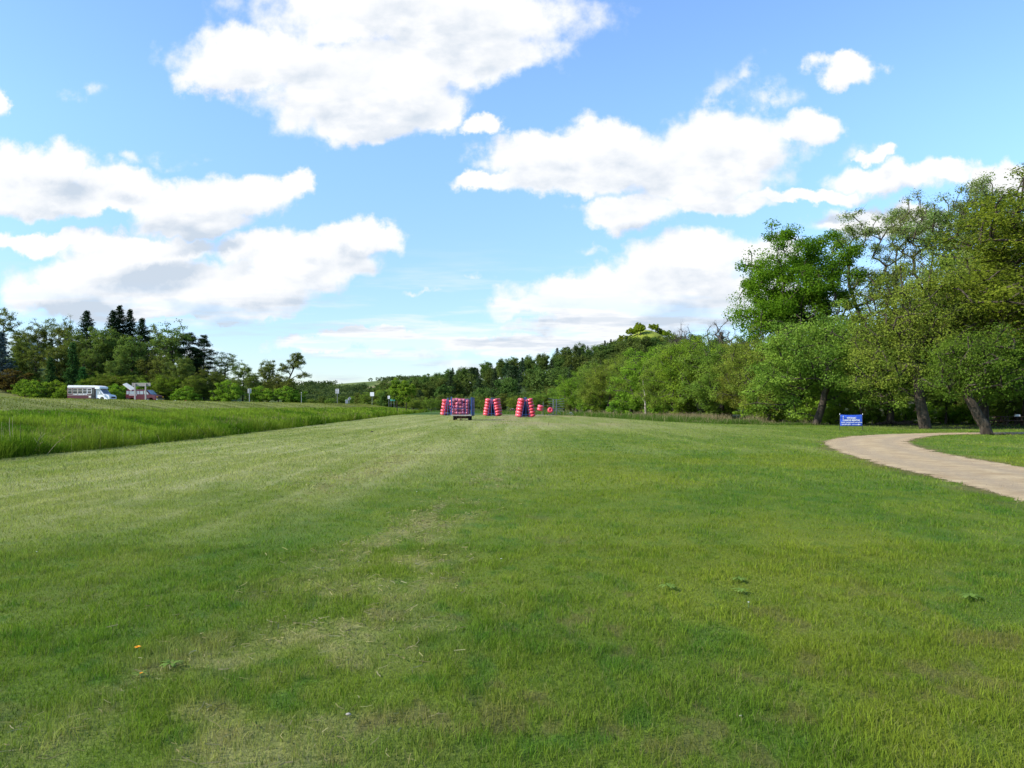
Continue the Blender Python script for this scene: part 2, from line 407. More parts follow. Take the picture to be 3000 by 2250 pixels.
def leafy(name, dark, light, trans=0.35, vcol=False, hue=0.0):
    """thin leaf or blade: diffuse + translucent, varied per leaf, per clump and per plant"""
    m = bpy.data.materials.new(name); m.use_nodes = True; t = NT(m.node_tree); t.n.clear()
    geo = t.node('ShaderNodeNewGeometry'); oi = t.node('ShaderNodeObjectInfo')
    if vcol:
        a = t.node('ShaderNodeAttribute', attribute_name='col'); col = a.outputs['Color']
    else:
        a = t.node('ShaderNodeAttribute', attribute_name='tone')
        f = t.m('ADD', t.m('MULTIPLY', a.outputs['Fac'], 0.75), t.m('MULTIPLY', geo.outputs['Random Per Island'], 0.25))
        col = t.mix(f, (*dark, 1), (*light, 1))
        if hue:
            hs = t.node('ShaderNodeHueSaturation')
            t.put(hs.inputs['Hue'], t.m('MULTIPLY_ADD', t.m('SUBTRACT', oi.outputs['Random'], 0.5), hue, 0.5))
            t.put(hs.inputs['Value'], t.m('MULTIPLY_ADD', oi.outputs['Random'], 0.3, 0.85)); t.put(hs.inputs['Color'], col); col = hs.outputs[0]
    d = t.node('ShaderNodeBsdfDiffuse'); t.put(d.inputs[0], col)
    tr = t.node('ShaderNodeBsdfTranslucent'); t.put(tr.inputs[0], t.mix(1.0, col, (1.25, 1.35, .7, 1), 'MULTIPLY'))
    mx = t.node('ShaderNodeMixShader'); mx.inputs[0].default_value = trans; t.l.new(d.outputs[0], mx.inputs[1]); t.l.new(tr.outputs[0], mx.inputs[2])
    o = t.node('ShaderNodeOutputMaterial'); t.l.new(mx.outputs[0], o.inputs[0])
    return m
M = {}
M['bark'] = worn('bark', (.030, .024, .017), (.082, .068, .050), 2.2, .9, 0, .1, .35, .7, (3, 3, .5), bump=.8)
M['bark_dark'] = worn('bark_dark', (.032, .026, .020), (.070, .058, .045), 2.2, .9, 0, .1, .35, .7, (3, 3, .5), bump=.6)
M['bark_pale'] = worn('bark_pale', (.20, .175, .14), (.36, .33, .28), 1.8, .9, 0, .1, .35, .7, (3, 3, .5))
M['twig'] = worn('twig', (.060, .050, .038), (.11, .095, .075), 2, .9, 0, .1)
M['leaf_maple'] = leafy('leaf_maple', (.064, .140, .010), (.140, .245, .018), .50)
M['leaf_olive'] = leafy('leaf_olive', (0.0881, 0.1398, 0.0209), (0.2174, 0.2760, 0.0394), .36, hue=.05)
M['leaf_fresh'] = leafy('leaf_fresh', (0.0831, 0.1661, 0.0177), (0.2068, 0.3095, 0.0300), .40, hue=.03)
M['leaf_deep_green'] = leafy('leaf_deep_green', (0.0624, 0.1170, 0.0156), (0.1265, 0.1870, 0.0220), .38)  # deeper green foliage of the leaning tree
M['leaf_yellow'] = leafy('leaf_yellow', (.078, .118, .013), (.180, .232, .024), .40, hue=.03)
M['leaf_sparse'] = leafy('leaf_sparse', (0.1053, 0.1521, 0.0421), (0.2178, 0.2673, 0.0792), .36, hue=.04)
M['leaf_wood'] = leafy('leaf_wood', (0.0732, 0.1109, 0.0252), (0.1728, 0.2058, 0.0420), .33, hue=.045)
M['leaf_ridge'] = leafy('leaf_ridge', (.045, .078, .020), (.110, .155, .034), .33, hue=.05)
M['leaf_sun_painted'] = leafy('leaf_sun_painted', (.13, .185, .014), (.21, .27, .022), .40, hue=.03)  # sunlight on the knoll trees painted into a brighter leaf colour
M['needle'] = leafy('needle', (0.0125, 0.0250, 0.0125), (0.0325, 0.0575, 0.0225), .15, hue=.05)
M['needle_far'] = leafy('needle_far', (.024, .048, .022), (.055, .088, .036), .2, hue=.05)
M['needle_blue'] = leafy('needle_blue', (.040, .066, .070), (.090, .130, .140), .15)
M['needle_green'] = leafy('needle_green', (0.0224, 0.0644, 0.0168), (0.0560, 0.1330, 0.0336), .2, hue=.04)
M['leaf_russet'] = leafy('leaf_russet', (.055, .040, .012), (.12, .090, .022), .3)
M['blade'] = leafy('grass_blade', 0, 0, .35, vcol=True) if False else None
m = leafy('grass_blade', (0, 0, 0), (0, 0, 0), .38, vcol=True); M['blade'] = m

# ------------------------------------------------------------------ the ground, one sheet to the horizon
def polar_ground():
    r = [0.0, 1.2]
    while r[-1] < 9000: r.append(r[-1] * (1.0125 if r[-1] < 40 else 1.02))
    r = np.array(r)
    th = np.concatenate([np.linspace(-48, 48, 420), np.linspace(52, 308, 70)]); th = np.radians(th); nth = len(th)
    RR, TT = np.meshgrid(r[1:], th, indexing='ij')
    X = RR * np.sin(TT); Y = RR * np.cos(TT)
    Z = height(X, Y)
    dd = drive_dist(X.ravel(), Y.ravel()).reshape(X.shape)
    col = lawn_rgb(X, Y)
    d = foot_x(Y) - X
    K = lambda *v: np.array(v)
    n = fbm(X * .5, Y * .3, 91, 4); nf = fbm(X / 60, Y / 60, 95, 3)
    # tall-grass bank, then the mown verge on top
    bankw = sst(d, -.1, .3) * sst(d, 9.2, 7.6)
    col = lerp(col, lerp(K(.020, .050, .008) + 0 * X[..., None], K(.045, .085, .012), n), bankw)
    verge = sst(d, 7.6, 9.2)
    col = lerp(col, lerp(K(.115, .140, .026) + 0 * X[..., None], K(.185, .190, .060), sst(fbm(X * .12, Y * .7, 97, 4), .35, .65)), verge)
    rough = np.maximum(sst(X, -52, -60) * sst(Y, 40, 80), 0) * sst(Y, 124, 132)
    col = lerp(col, K(.045, .075, .015), rough)
    # long grass and woodland floor towards the ridge
    u = X / np.maximum(Y, 1); rb = np.interp(u, RU, RB)
    edge = sst(Y, 124, 132) * (Y > 0) * (d < 2)
    col = lerp(col, lerp(K(.036, .080, .012) + 0 * X[..., None], K(.060, .105, .020), n), edge)
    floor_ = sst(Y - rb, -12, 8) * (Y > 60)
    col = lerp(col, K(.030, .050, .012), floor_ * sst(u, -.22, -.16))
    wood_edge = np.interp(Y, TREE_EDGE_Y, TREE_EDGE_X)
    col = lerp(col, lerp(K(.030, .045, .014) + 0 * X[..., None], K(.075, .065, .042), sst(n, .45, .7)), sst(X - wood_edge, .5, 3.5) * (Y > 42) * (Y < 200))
    farf = sst(Y, 420, 700) * (u < -.06)
    f = lerp(K(.060, .090, .022) + 0 * X[..., None], K(.12, .15, .042), sst(nf, .45, .6))
    f = lerp(f, K(.22, .16, .10), sst(fbm(X / 90 + 7, Y / 90, 99, 3), .70, .76))
    col = lerp(col, f, farf)
    col = lerp(col, K(.20, .24, .03), np.exp(-(((X - 110) / 40) ** 2 + ((Y - 640) / 70) ** 2)))  # sunlit look of the knoll painted into the ground colour
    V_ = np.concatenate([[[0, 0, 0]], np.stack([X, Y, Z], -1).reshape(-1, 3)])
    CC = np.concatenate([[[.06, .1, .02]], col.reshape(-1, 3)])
    nr = len(r) - 1
    i, j = np.meshgrid(np.arange(nr - 1), np.arange(nth), indexing='ij'); j2 = (j + 1) % nth
    quads = np.stack([1 + i * nth + j, 1 + (i + 1) * nth + j, 1 + (i + 1) * nth + j2, 1 + i * nth + j2], -1).reshape(-1, 4)[:, ::-1]
    jj = np.arange(nth); tris = np.stack([np.zeros(nth, int), 1 + jj, 1 + (jj + 1) % nth], -1)[:, ::-1]
    m = bpy.data.materials.new('ground_turf'); m.use_nodes = True; t = NT(m.node_tree); b = m.node_tree.nodes['Principled BSDF']
    a = t.node('ShaderNodeAttribute', attribute_name='col'); g = t.node('ShaderNodeNewGeometry')
    n1 = t.noise(g.outputs['Position'], 38, 4, .7); n2 = t.noise(t.v('MULTIPLY', g.outputs['Position'], (1, .35, 1)), 4.2, 5, .65)
    k = t.m('MULTIPLY', t.m('MULTIPLY_ADD', n1, .9, .55), t.m('MULTIPLY_ADD', n2, .7, .65))
    t.put(b.inputs['Base Color'], t.mix(1.0, a.outputs['Color'], t.comb(k, k, k), 'MULTIPLY'))
    b.inputs['Roughness'].default_value = .95; b.inputs['Specular IOR Level'].default_value = .1
    bp = t.node('ShaderNodeBump'); bp.inputs['Strength'].default_value = .9; bp.inputs['Distance'].default_value = .04
    t.put(bp.inputs['Height'], t.noise(g.outputs['Position'], 22, 5, .7)); t.put(b.inputs['Normal'], bp.outputs[0])
    me = np_mesh('ground', V_, quads, tris, [m], vcol=CC, smooth=True)
    o = link_mesh('ground', me); tag(o, 'mown grass field running out to wooded hills', 'ground', kind='structure')
    return o
TREE_EDGE_Y = [40, 48, 55, 62, 72, 80, 95, 112, 135, 160]
TREE_EDGE_X = [60, 40, 30, 26.5, 22, 20.5, 20, 18, 15, 14]
polar_ground()

# ------------------------------------------------------------------ gravel drive and asphalt road
def build_drive():
    n = 260
    def resample(p):
        s = np.concatenate([[0], np.cumsum(np.hypot(*np.diff(p, axis=0).T))]); t = np.linspace(0, s[-1], n)
        return np.stack([np.interp(t, s, p[:, 0]), np.interp(t, s, p[:, 1])], -1)
    a, b = resample(D_OUT), resample(D_IN)
    # widen by 0.5 m each side; the ragged rim is cut in the material
    dirv = b - a; L = np.linalg.norm(dirv, axis=1, keepdims=True); dirv /= L
    a2, b2 = a - dirv * .55, b + dirv * .55
    m_ = 28; rows = []; ed = []
    for k in range(m_ + 1):
        f = k / m_; rows.append(a2 + (b2 - a2) * f)
        Lx = L[:, 0] + 1.1; ed.append(np.minimum(f, 1 - f) * Lx)
    P = np.stack(rows, 1); E = np.stack(ed, 1)
    Vv = np.concatenate([P, np.full(P.shape[:2] + (1,), .004)], -1).reshape(-1, 3)
    # two shallow wheel ruts and a slight crown
    fr = np.linspace(0, 1, m_ + 1); rut = .018 * np.exp(-((fr - .28) / .07) ** 2) + .018 * np.exp(-((fr - .72) / .07) ** 2)
    Vv[:, 2] += np.tile(.024 * np.sin(fr * np.pi) - rut * .7, n).clip(0) 
    i, j = np.meshgrid(np.arange(n - 1), np.arange(m_), indexing='ij'); w_ = m_ + 1
    quads = np.stack([i * w_ + j, i * w_ + j + 1, (i + 1) * w_ + j + 1, (i + 1) * w_ + j], -1).reshape(-1, 4)
    fcol = np.zeros((len(Vv), 3)); fcol[:, 0] = E.ravel(); fcol[:, 1] = np.tile(fr, n)
    m = bpy.data.materials.new('gravel'); m.use_nodes = True; t = NT(m.node_tree); bs = m.node_tree.nodes['Principled BSDF']
    at = t.node('ShaderNodeAttribute', attribute_name='col'); g = t.node('ShaderNodeNewGeometry'); pos = g.outputs['Position']
    e, fx, _ = t.sep(at.outputs['Vector'])
    n0 = t.noise(pos, 60, 4, .75); n1 = t.noise(pos, 1.3, 5, .6); n2 = t.noise(pos, 7, 4, .6)
    c = t.mix(t.step(n1, .34, .66), (.33, .240, .130, 1), (.46, .355, .205, 1))
    track = t.m('ADD', t.m('POWER', 2.718, t.m('MULTIPLY', t.m('POWER', t.m('MULTIPLY', t.m('SUBTRACT', fx, .30), 9), 2), -1)), t.m('POWER', 2.718, t.m('MULTIPLY', t.m('POWER', t.m('MULTIPLY', t.m('SUBTRACT', fx, .68), 9), 2), -1)))
    c = t.mix(t.m('MULTIPLY', track, t.m('MULTIPLY', t.step(n2, .25, .6), .9), clamp=True), c, (.305, .240, .155, 1))
    c = t.mix(t.step(n2, .60, .74), c, (.20, .145, .095, 1))
    k = t.m('MULTIPLY_ADD', n0, 1.1, .45); c = t.mix(1.0, c, t.comb(k, k, k), 'MULTIPLY')
    t.put(bs.inputs['Base Color'], c); bs.inputs['Roughness'].default_value = .95; bs.inputs['Specular IOR Level'].default_value = .15
    bp = t.node('ShaderNodeBump'); bp.inputs['Strength'].default_value = .8; bp.inputs['Distance'].default_value = .03
    t.put(bp.inputs['Height'], n0); t.put(bs.inputs['Normal'], bp.outputs[0])
    rag = t.m('ADD', t.m('MULTIPLY', t.noise(pos, 1.4, 6, .7), 2.0), t.m('MULTIPLY', t.noise(pos, 16, 4, .7), .9))
    t.put(bs.inputs['Alpha'], t.m('GREATER_THAN', t.m('SUBTRACT', e, t.m('SUBTRACT', rag, .90)), 0.0))
    o = link_mesh('gravel_drive', np_mesh('gravel_drive', Vv, quads, None, [m], vcol=fcol, smooth=True))
    tag(o, 'pale tan gravel drive curving back into the trees', 'drive', kind='structure')
build_drive()
def drive_stones():
    r = np.random.default_rng(12); n = 26000; Y = r.uniform(9, 48, n); X = r.uniform(5, 34, n); d = drive_dist(X, Y)
    pr = np.where(d < .9, .35 + .65 * np.exp(-((d + .1) / .45) ** 2), 0) * np.where(d > 0, np.exp(-d / .10) * .6, 1); k = r.uniform(0, 1, n) < pr; X, Y = X[k], Y[k]; n = len(X)
    s_ = r.uniform(.006, .014, n) * (1 + Y / 60); c = np.stack([X, Y, .012 + s_ * .3], -1)
    dirs = np.array([[1, 0, 0], [0, 1, 0], [-1, 0, 0], [0, -1, 0], [0, 0, 1]], float); a = r.uniform(0, 6.28, n); ca, sa = np.cos(a), np.sin(a)
    D = np.stack([dirs[None, :, 0] * ca[:, None] - dirs[None, :, 1] * sa[:, None], dirs[None, :, 0] * sa[:, None] + dirs[None, :, 1] * ca[:, None], np.repeat(dirs[None, :, 2], n, 0)], -1) * (s_[:, None, None] * r.uniform(.6, 1.3, (n, 5, 1))); D[:, 4, 2] *= .7
    V_ = (c[:, None] + D).reshape(-1, 3); T = (np.arange(n)[:, None, None] * 5 + np.array([[0, 1, 4], [1, 2, 4], [2, 3, 4], [3, 0, 4]])[None]).reshape(-1, 3)
    col = np.array([.31, .225, .135]) * r.uniform(.5, 1.25, (n, 1)) * np.stack([np.ones(n), r.uniform(.92, 1.05, n), r.uniform(.85, 1.15, n)], -1)
    m = bpy.data.materials.new('gravel_stone'); m.use_nodes = True; t = NT(m.node_tree); at = t.node('ShaderNodeAttribute', attribute_name='col'); bs = m.node_tree.nodes['Principled BSDF']; t.put(bs.inputs['Base Color'], at.outputs['Color']); bs.inputs['Roughness'].default_value = .9
    o = link_mesh('gravel_stones', np_mesh('gravel_stones', V_, None, T, [m], vcol=np.repeat(col, 5, 0))); tag(o, 'loose gravel scattered on the drive and along its rim', 'gravel', kind='stuff')
drive_stones()

def build_road():
    ys = np.concatenate([np.arange(-40, 260, 4.0)]); w_ = np.array([-44.5, -44.2, -41.0, -40.85, -40.7, -37.2, -36.9])
    X, Y = np.meshgrid(w_, ys, indexing='xy'); Z = height(X, Y) + .03
    Vv = np.stack([X, Y, Z], -1).reshape(-1, 3); n = len(ys); k = len(w_)
    i, j = np.meshgrid(np.arange(n - 1), np.arange(k - 1), indexing='ij')
    quads = np.stack([i * k + j, i * k + j + 1, (i + 1) * k + j + 1, (i + 1) * k + j], -1).reshape(-1, 4)
    fm = np.tile(np.array([1, 0, 0, 2, 0, 1]), n - 1); fm[fm == 2] = 2
    asph = worn('asphalt', (.055, .055, .056), (.085, .083, .080), 1.2, .9, 0, .2)
    wl = pbsdf('road_white', (.7, .7, .68), .7); yl = pbsdf('road_yellow', (.6, .42, .05), .7)
    o = link_mesh('asphalt_road', np_mesh('asphalt_road', Vv, quads, None, [asph, wl, yl], face_mat=fm))
    tag(o, 'grey asphalt road along the top of the grass bank', 'road', kind='structure')
build_road()

# ------------------------------------------------------------------ grass
rng = np.random.default_rng(3)
def blades(X, Y, H, W, rgb, lean=0.35, seg=1, lay=None, droop=0.0):
    """one tapering blade per point; returns verts, quads, tris, vertex colours"""
    n = len(X); Z = height(X, Y) - .004
    a = rng.uniform(0, 2 * np.pi, n); ax, ay = np.cos(a), np.sin(a)
    b = rng.uniform(0, 2 * np.pi, n); l = np.abs(rng.normal(0, lean, n)); lx, ly = np.cos(b) * l * H, np.sin(b) * l * H
    p = np.stack([X, Y, Z], -1); side = np.stack([ax, ay, 0 * ax], -1) * (W / 2)[:, None]
    tip = p + np.stack([lx, ly, H * (1 - droop * np.minimum(l, 1) * .5)], -1)
    if seg == 1:
        V_ = np.stack([p - side, p + side, tip], 1).reshape(-1, 3)
        T = np.arange(n * 3).reshape(-1, 3); Q = None; k = 3
    else:
        mid = p + np.stack([lx * .35, ly * .35, H * .62], -1)
        V_ = np.stack([p - side, p + side, mid + side * .75, mid - side * .75, tip], 1).reshape(-1, 3)
        base = np.arange(n)[:, None] * 5; Q = base + np.array([[0, 1, 2, 3]]); T = base + np.array([[3, 2, 4]]); k = 5
    return V_, Q, T, np.repeat(rgb, k, 0)
def join(parts):
    V_, Q, T, Cc = [], [], [], []; o = 0
    for v, q_, t, c in parts:
        V_.append(v); Cc.append(c)
        if q_ is not None: Q.append(q_ + o)
        T.append(t + o); o += len(v)
    return np.concatenate(V_), (np.concatenate(Q) if Q else None), np.concatenate(T), np.concatenate(Cc)
def lawn_points(y0, y1, dens_):
    """points in the view wedge between depths y0 and y1, dens_ per square metre"""
    half = lambda Y: Y * .72 + 1.0
    area = (half(y0) + half(y1)) * (y1 - y0); n = int(area * dens_)
    Y = np.sqrt(rng.uniform(y0 ** 2, y1 ** 2, n)); X = rng.uniform(-1, 1, n) * half(Y)
    keep = (foot_x(Y) - X < .25); X, Y = X[keep], Y[keep]
    dd = drive_dist(X, Y); keep = dd > .12 + .5 * (fbm(X * 2, Y * 2, 5, 3) - .5)
    return X[keep], Y[keep]
def lawn_part(y0, y1, dn, h0, h1, w_, seg, lean=.8):
    X, Y = lawn_points(y0, y1, dn)
    dm = dirt_mask(X, Y); sm = straw_mask(X, Y)
    keep = rng.uniform(0, 1, len(X)) > np.maximum(dm * .93, sm * .45); X, Y, sm = X[keep], Y[keep], sm[keep]
    tuft = fbm(X * 4.5, Y * 4.5, 301, 3); big = fbm(X * 1.3, Y * 1.0, 302, 3)
    H = rng.uniform(h0, h1, len(X)) * (.55 + 1.0 * sst(tuft, .35, .75) + .35 * sst(big, .5, .7))
    rgb = lawn_rgb(X, Y) * np.array([1.28, 1.28, 1.2])
    rgb = rgb * rng.uniform(.66, 1.34, (len(X), 1)) * (.80 + .4 * tuft)[:, None]; yel = rng.uniform(0, 1, len(X)) < .10
    rgb[yel] = rgb[yel] * .4 + np.array([.20, .185, .085]) * .6
    return blades(X, Y, H, np.full(len(X), w_) * rng.uniform(.7, 1.3, len(X)), np.clip(rgb, 0, .6), lean, seg)
if True:
    V_, Q, T, Cc = join([lawn_part(2.6, 5.5, 6000, .022, .050, .0036, 2), lawn_part(5.5, 9, 3200, .022, .048, .0050, 2), lawn_part(9, 15, 1100, .024, .048, .009, 1),
                         lawn_part(15, 26, 300, .035, .06, .016, 1), lawn_part(26, 55, 62, .035, .055, .034, 1), lawn_part(55, 125, 7, .04, .06, .07, 1)])
    o = link_mesh('lawn_grass', np_mesh('lawn_grass', V_, Q, T, [M['blade']], vcol=Cc)); tag(o, 'short mown grass covering the open field', 'grass', kind='stuff')
    # dry clippings left in rows
    n = 150000; Y = np.sqrt(rng.uniform(2.8 ** 2, 30 ** 2, n)); X = rng.uniform(-5.5, 1.2, n)
    pr = straw_mask(X, Y) * np.interp(Y, [3, 10, 20, 30], [1, .55, .22, .12]) * 1.1; keep = rng.uniform(0, 1, n) < pr; X, Y = X[keep], Y[keep]; n = len(X)
    L = rng.uniform(.03, .085, n); a = rng.uniform(0, 2 * np.pi, n); wd = np.interp(Y, [3, 10, 30], [.0035, .007, .018])
    Z = rng.uniform(.008, .045, n) * (.6 + fbm(X * 3, Y * 3, 9, 2)); tilt = rng.normal(0, .22, n)
    dvec = np.stack([np.cos(a), np.sin(a), tilt], -1) * (L / 2)[:, None]; sd = np.stack([-np.sin(a), np.cos(a), rng.normal(0, .5, n)], -1) * (wd / 2)[:, None]
    p = np.stack([X, Y, Z], -1); bend = np.stack([-np.sin(a), np.cos(a), 0 * a], -1) * rng.normal(0, .3, n)[:, None] * L[:, None]
    V_ = np.stack([p - dvec - sd, p - dvec + sd, p + bend * .4 + sd, p + bend * .4 - sd, p + dvec + sd, p + dvec - sd], 1).reshape(-1, 3)
    b0 = np.arange(n)[:, None] * 6; Q = np.concatenate([b0 + [0, 1, 2, 3], b0 + [3, 2, 4, 5]])
    rgb = np.array([.25, .235, .125]) * rng.uniform(.55, 1.25, (n, 1)) * np.stack([np.ones(n), rng.uniform(.93, 1.04, n), rng.uniform(.7, 1.1, n)], -1)
    o = link_mesh('grass_clippings', np_mesh('grass_clippings', V_, Q, None, [M['blade']], vcol=np.repeat(rgb, 6, 0))); tag(o, 'dry pale clippings lying in mowing rows', 'clippings', kind='stuff')
    # tall grass on the bank
    parts = []
    for y0, y1, dn, w_ in ((16, 34, 520, .011), (34, 60, 190, .022), (60, 100, 70, .045), (100, 200, 26, .08)):
        n = int((y1 - y0) * 9.2 * dn); Y = rng.uniform(y0, y1, n); d = rng.uniform(-.1, 9.0, n) ; d = d - .45 * (fbm(Y * .9, d * 0 + .5, 407, 3) - .35) * sst(d, 1.5, 0); X = foot_x(Y) - d
        vis = (X / Y > -.72); X, Y, d = X[vis], Y[vis], d[vis]
        cl = fbm(X * .8, Y * .8, 401, 4); c2 = .5 * fbm(X * .3, Y * .2, 402, 3) + .5 * cl
        H = rng.uniform(.13, .32, len(X)) * (.45 + 1.3 * sst(cl, .34, .66)) * (1 - .65 * sst(d, 5.5, 9.0)) * (1 + 1.0 * sst(d, 1.5, .5) * sst(fbm(X * .7, Y * .45, 404, 3), .35, .6))
        g = np.array([.075, .155, .012]) * (1 - sst(c2, .42, .57)[:, None]) + np.array([.170, .245, .028]) * sst(c2, .42, .57)[:, None]
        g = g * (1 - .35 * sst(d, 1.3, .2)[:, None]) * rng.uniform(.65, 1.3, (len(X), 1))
        dry = rng.uniform(0, 1, len(X)) < .02 + .16 * np.exp(-((d - 2.8) / 1.2) ** 2) * sst(fbm(X * .3, Y * .15, 403, 2), .4, .6); g[dry] = np.array([.24, .20, .11]) * rng.uniform(.6, 1.1, (dry.sum(), 1)); H[dry] *= 1.15
        parts.append(blades(X, Y, H, np.full(len(X), w_) * rng.uniform(.6, 1.4, len(X)), g, .9, 2, droop=.8))
    V_, Q, T, Cc = join(parts)
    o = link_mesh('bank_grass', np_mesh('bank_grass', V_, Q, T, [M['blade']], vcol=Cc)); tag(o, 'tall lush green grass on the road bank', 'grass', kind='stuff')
    # mown verge on top of the bank: a thin fuzz
    n = 60000; Y = rng.uniform(30, 190, n); X = foot_x(Y) - rng.uniform(7.0, 20, n); vis = (X / Y > -.72); X, Y = X[vis], Y[vis]
    g = np.array([.150, .172, .036]) * rng.uniform(.6, 1.4, (len(X), 1)) * (0.7 + .6 * sst(fbm(X * .12, Y * .7, 97, 4), .35, .65))[:, None]
    V_, Q, T, Cc = blades(X, Y, rng.uniform(.04, .09, len(X)), np.full(len(X), .05), g, .4, 1)
    o = link_mesh('verge_grass', np_mesh('verge_grass', V_, Q, T, [M['blade']], vcol=Cc)); tag(o, 'mown yellowish verge on top of the road bank', 'grass', kind='stuff')
    # rough grass along the trees on the right, green and straw-coloured
    parts = []
    for (yA, yB, k) in ((66, 78, 14000), (78, 110, 24000), (110, 160, 16000), (160, 240, 11000)):
        Y = rng.uniform(yA, yB, k); e = np.interp(Y, TREE_EDGE_Y + [240], TREE_EDGE_X + [13]); wdt = np.interp(Y, [56, 70, 110, 150, 240], [1.0, 2.2, 5, 12, 30])
        X = e + rng.uniform(-1.6, 1, k) * wdt + .6 * (fbm(Y * .4, Y * 0, 7, 2) - .5)
        tall = fbm(X * .5, Y * .3, 411, 3); H = rng.uniform(.15, .50, k) * (.35 + 1.1 * sst(tall, .35, .65)); 
        g = np.array([.070, .130, .020]) * rng.uniform(.6, 1.35, (k, 1)); dry = rng.uniform(0, 1, k) < .08 + .62 * sst(X - e, -.2, 1.8) * sst(tall, .3, .6); g[dry] = np.array([.27, .225, .13]) * rng.uniform(.55, 1.15, (dry.sum(), 1)); H[dry] *= 1.5
        parts.append(blades(X, Y, H, np.full(k, .024) * Y / 80, g, .7, 2, droop=.6))
    V_, Q, T, Cc = join(parts)
    o = link_mesh('rough_grass', np_mesh('rough_grass', V_, Q, T, [M['blade']], vcol=Cc)); tag(o, 'long green and straw-coloured grass along the tree edge', 'grass', kind='stuff')

# ------------------------------------------------------------------ trees
def tubes(A, B, ra, rb, sides=5):
    """tapered tubes for many edges at once"""
    A, B = np.asarray(A, float), np.asarray(B, float); ra, rb = np.asarray(ra), np.asarray(rb); n = len(A)
    d = B - A; L = np.linalg.norm(d, axis=1, keepdims=True); d = d / np.maximum(L, 1e-6)
    B = B + d * np.minimum(rb[:, None] * .4, L * .2)
    ref = np.where(np.abs(d[:, 2:3]) > .9, np.array([[1., 0, 0]]), np.array([[0, 0, 1.]]))
    u = np.cross(d, ref); u /= np.linalg.norm(u, axis=1, keepdims=True); v = np.cross(d, u)
    t = np.arange(sides) * 2 * np.pi / sides
    ring = u[:, None] * np.cos(t)[None, :, None] + v[:, None] * np.sin(t)[None, :, None]
    V_ = np.concatenate([A[:, None] + ring * ra[:, None, None], B[:, None] + ring * rb[:, None, None]], 1).reshape(-1, 3)
    k = np.arange(sides); k2 = (k + 1) % sides
    Q = (np.arange(n)[:, None, None] * 2 * sides + np.stack([k, k2, sides + k2, sides + k], -1)[None]).reshape(-1, 4)
    return V_, Q
def leaf_quads(r, P, size, up=.25, aspect=.62, outward=None):
    n = len(P); nrm = r.normal(0, 1, (n, 3)); nrm[:, 2] = np.abs(nrm[:, 2]) + up
    if outward is not None: nrm += outward * 1.5
    nrm /= np.linalg.norm(nrm, axis=1, keepdims=True)
    a = np.cross(nrm, r.normal(0, 1, (n, 3))); a /= np.linalg.norm(a, axis=1, keepdims=True); b = np.cross(nrm, a)
    L = size * r.uniform(.6, 1.35, n)[:, None]; W = L * aspect
    fold = nrm * L * .12
    V_ = np.stack([P - a * L / 2, P + b * W / 2 + fold, P + a * L / 2, P - b * W / 2 + fold], 1).reshape(-1, 3)
    return V_, np.arange(n * 4).reshape(-1, 4)

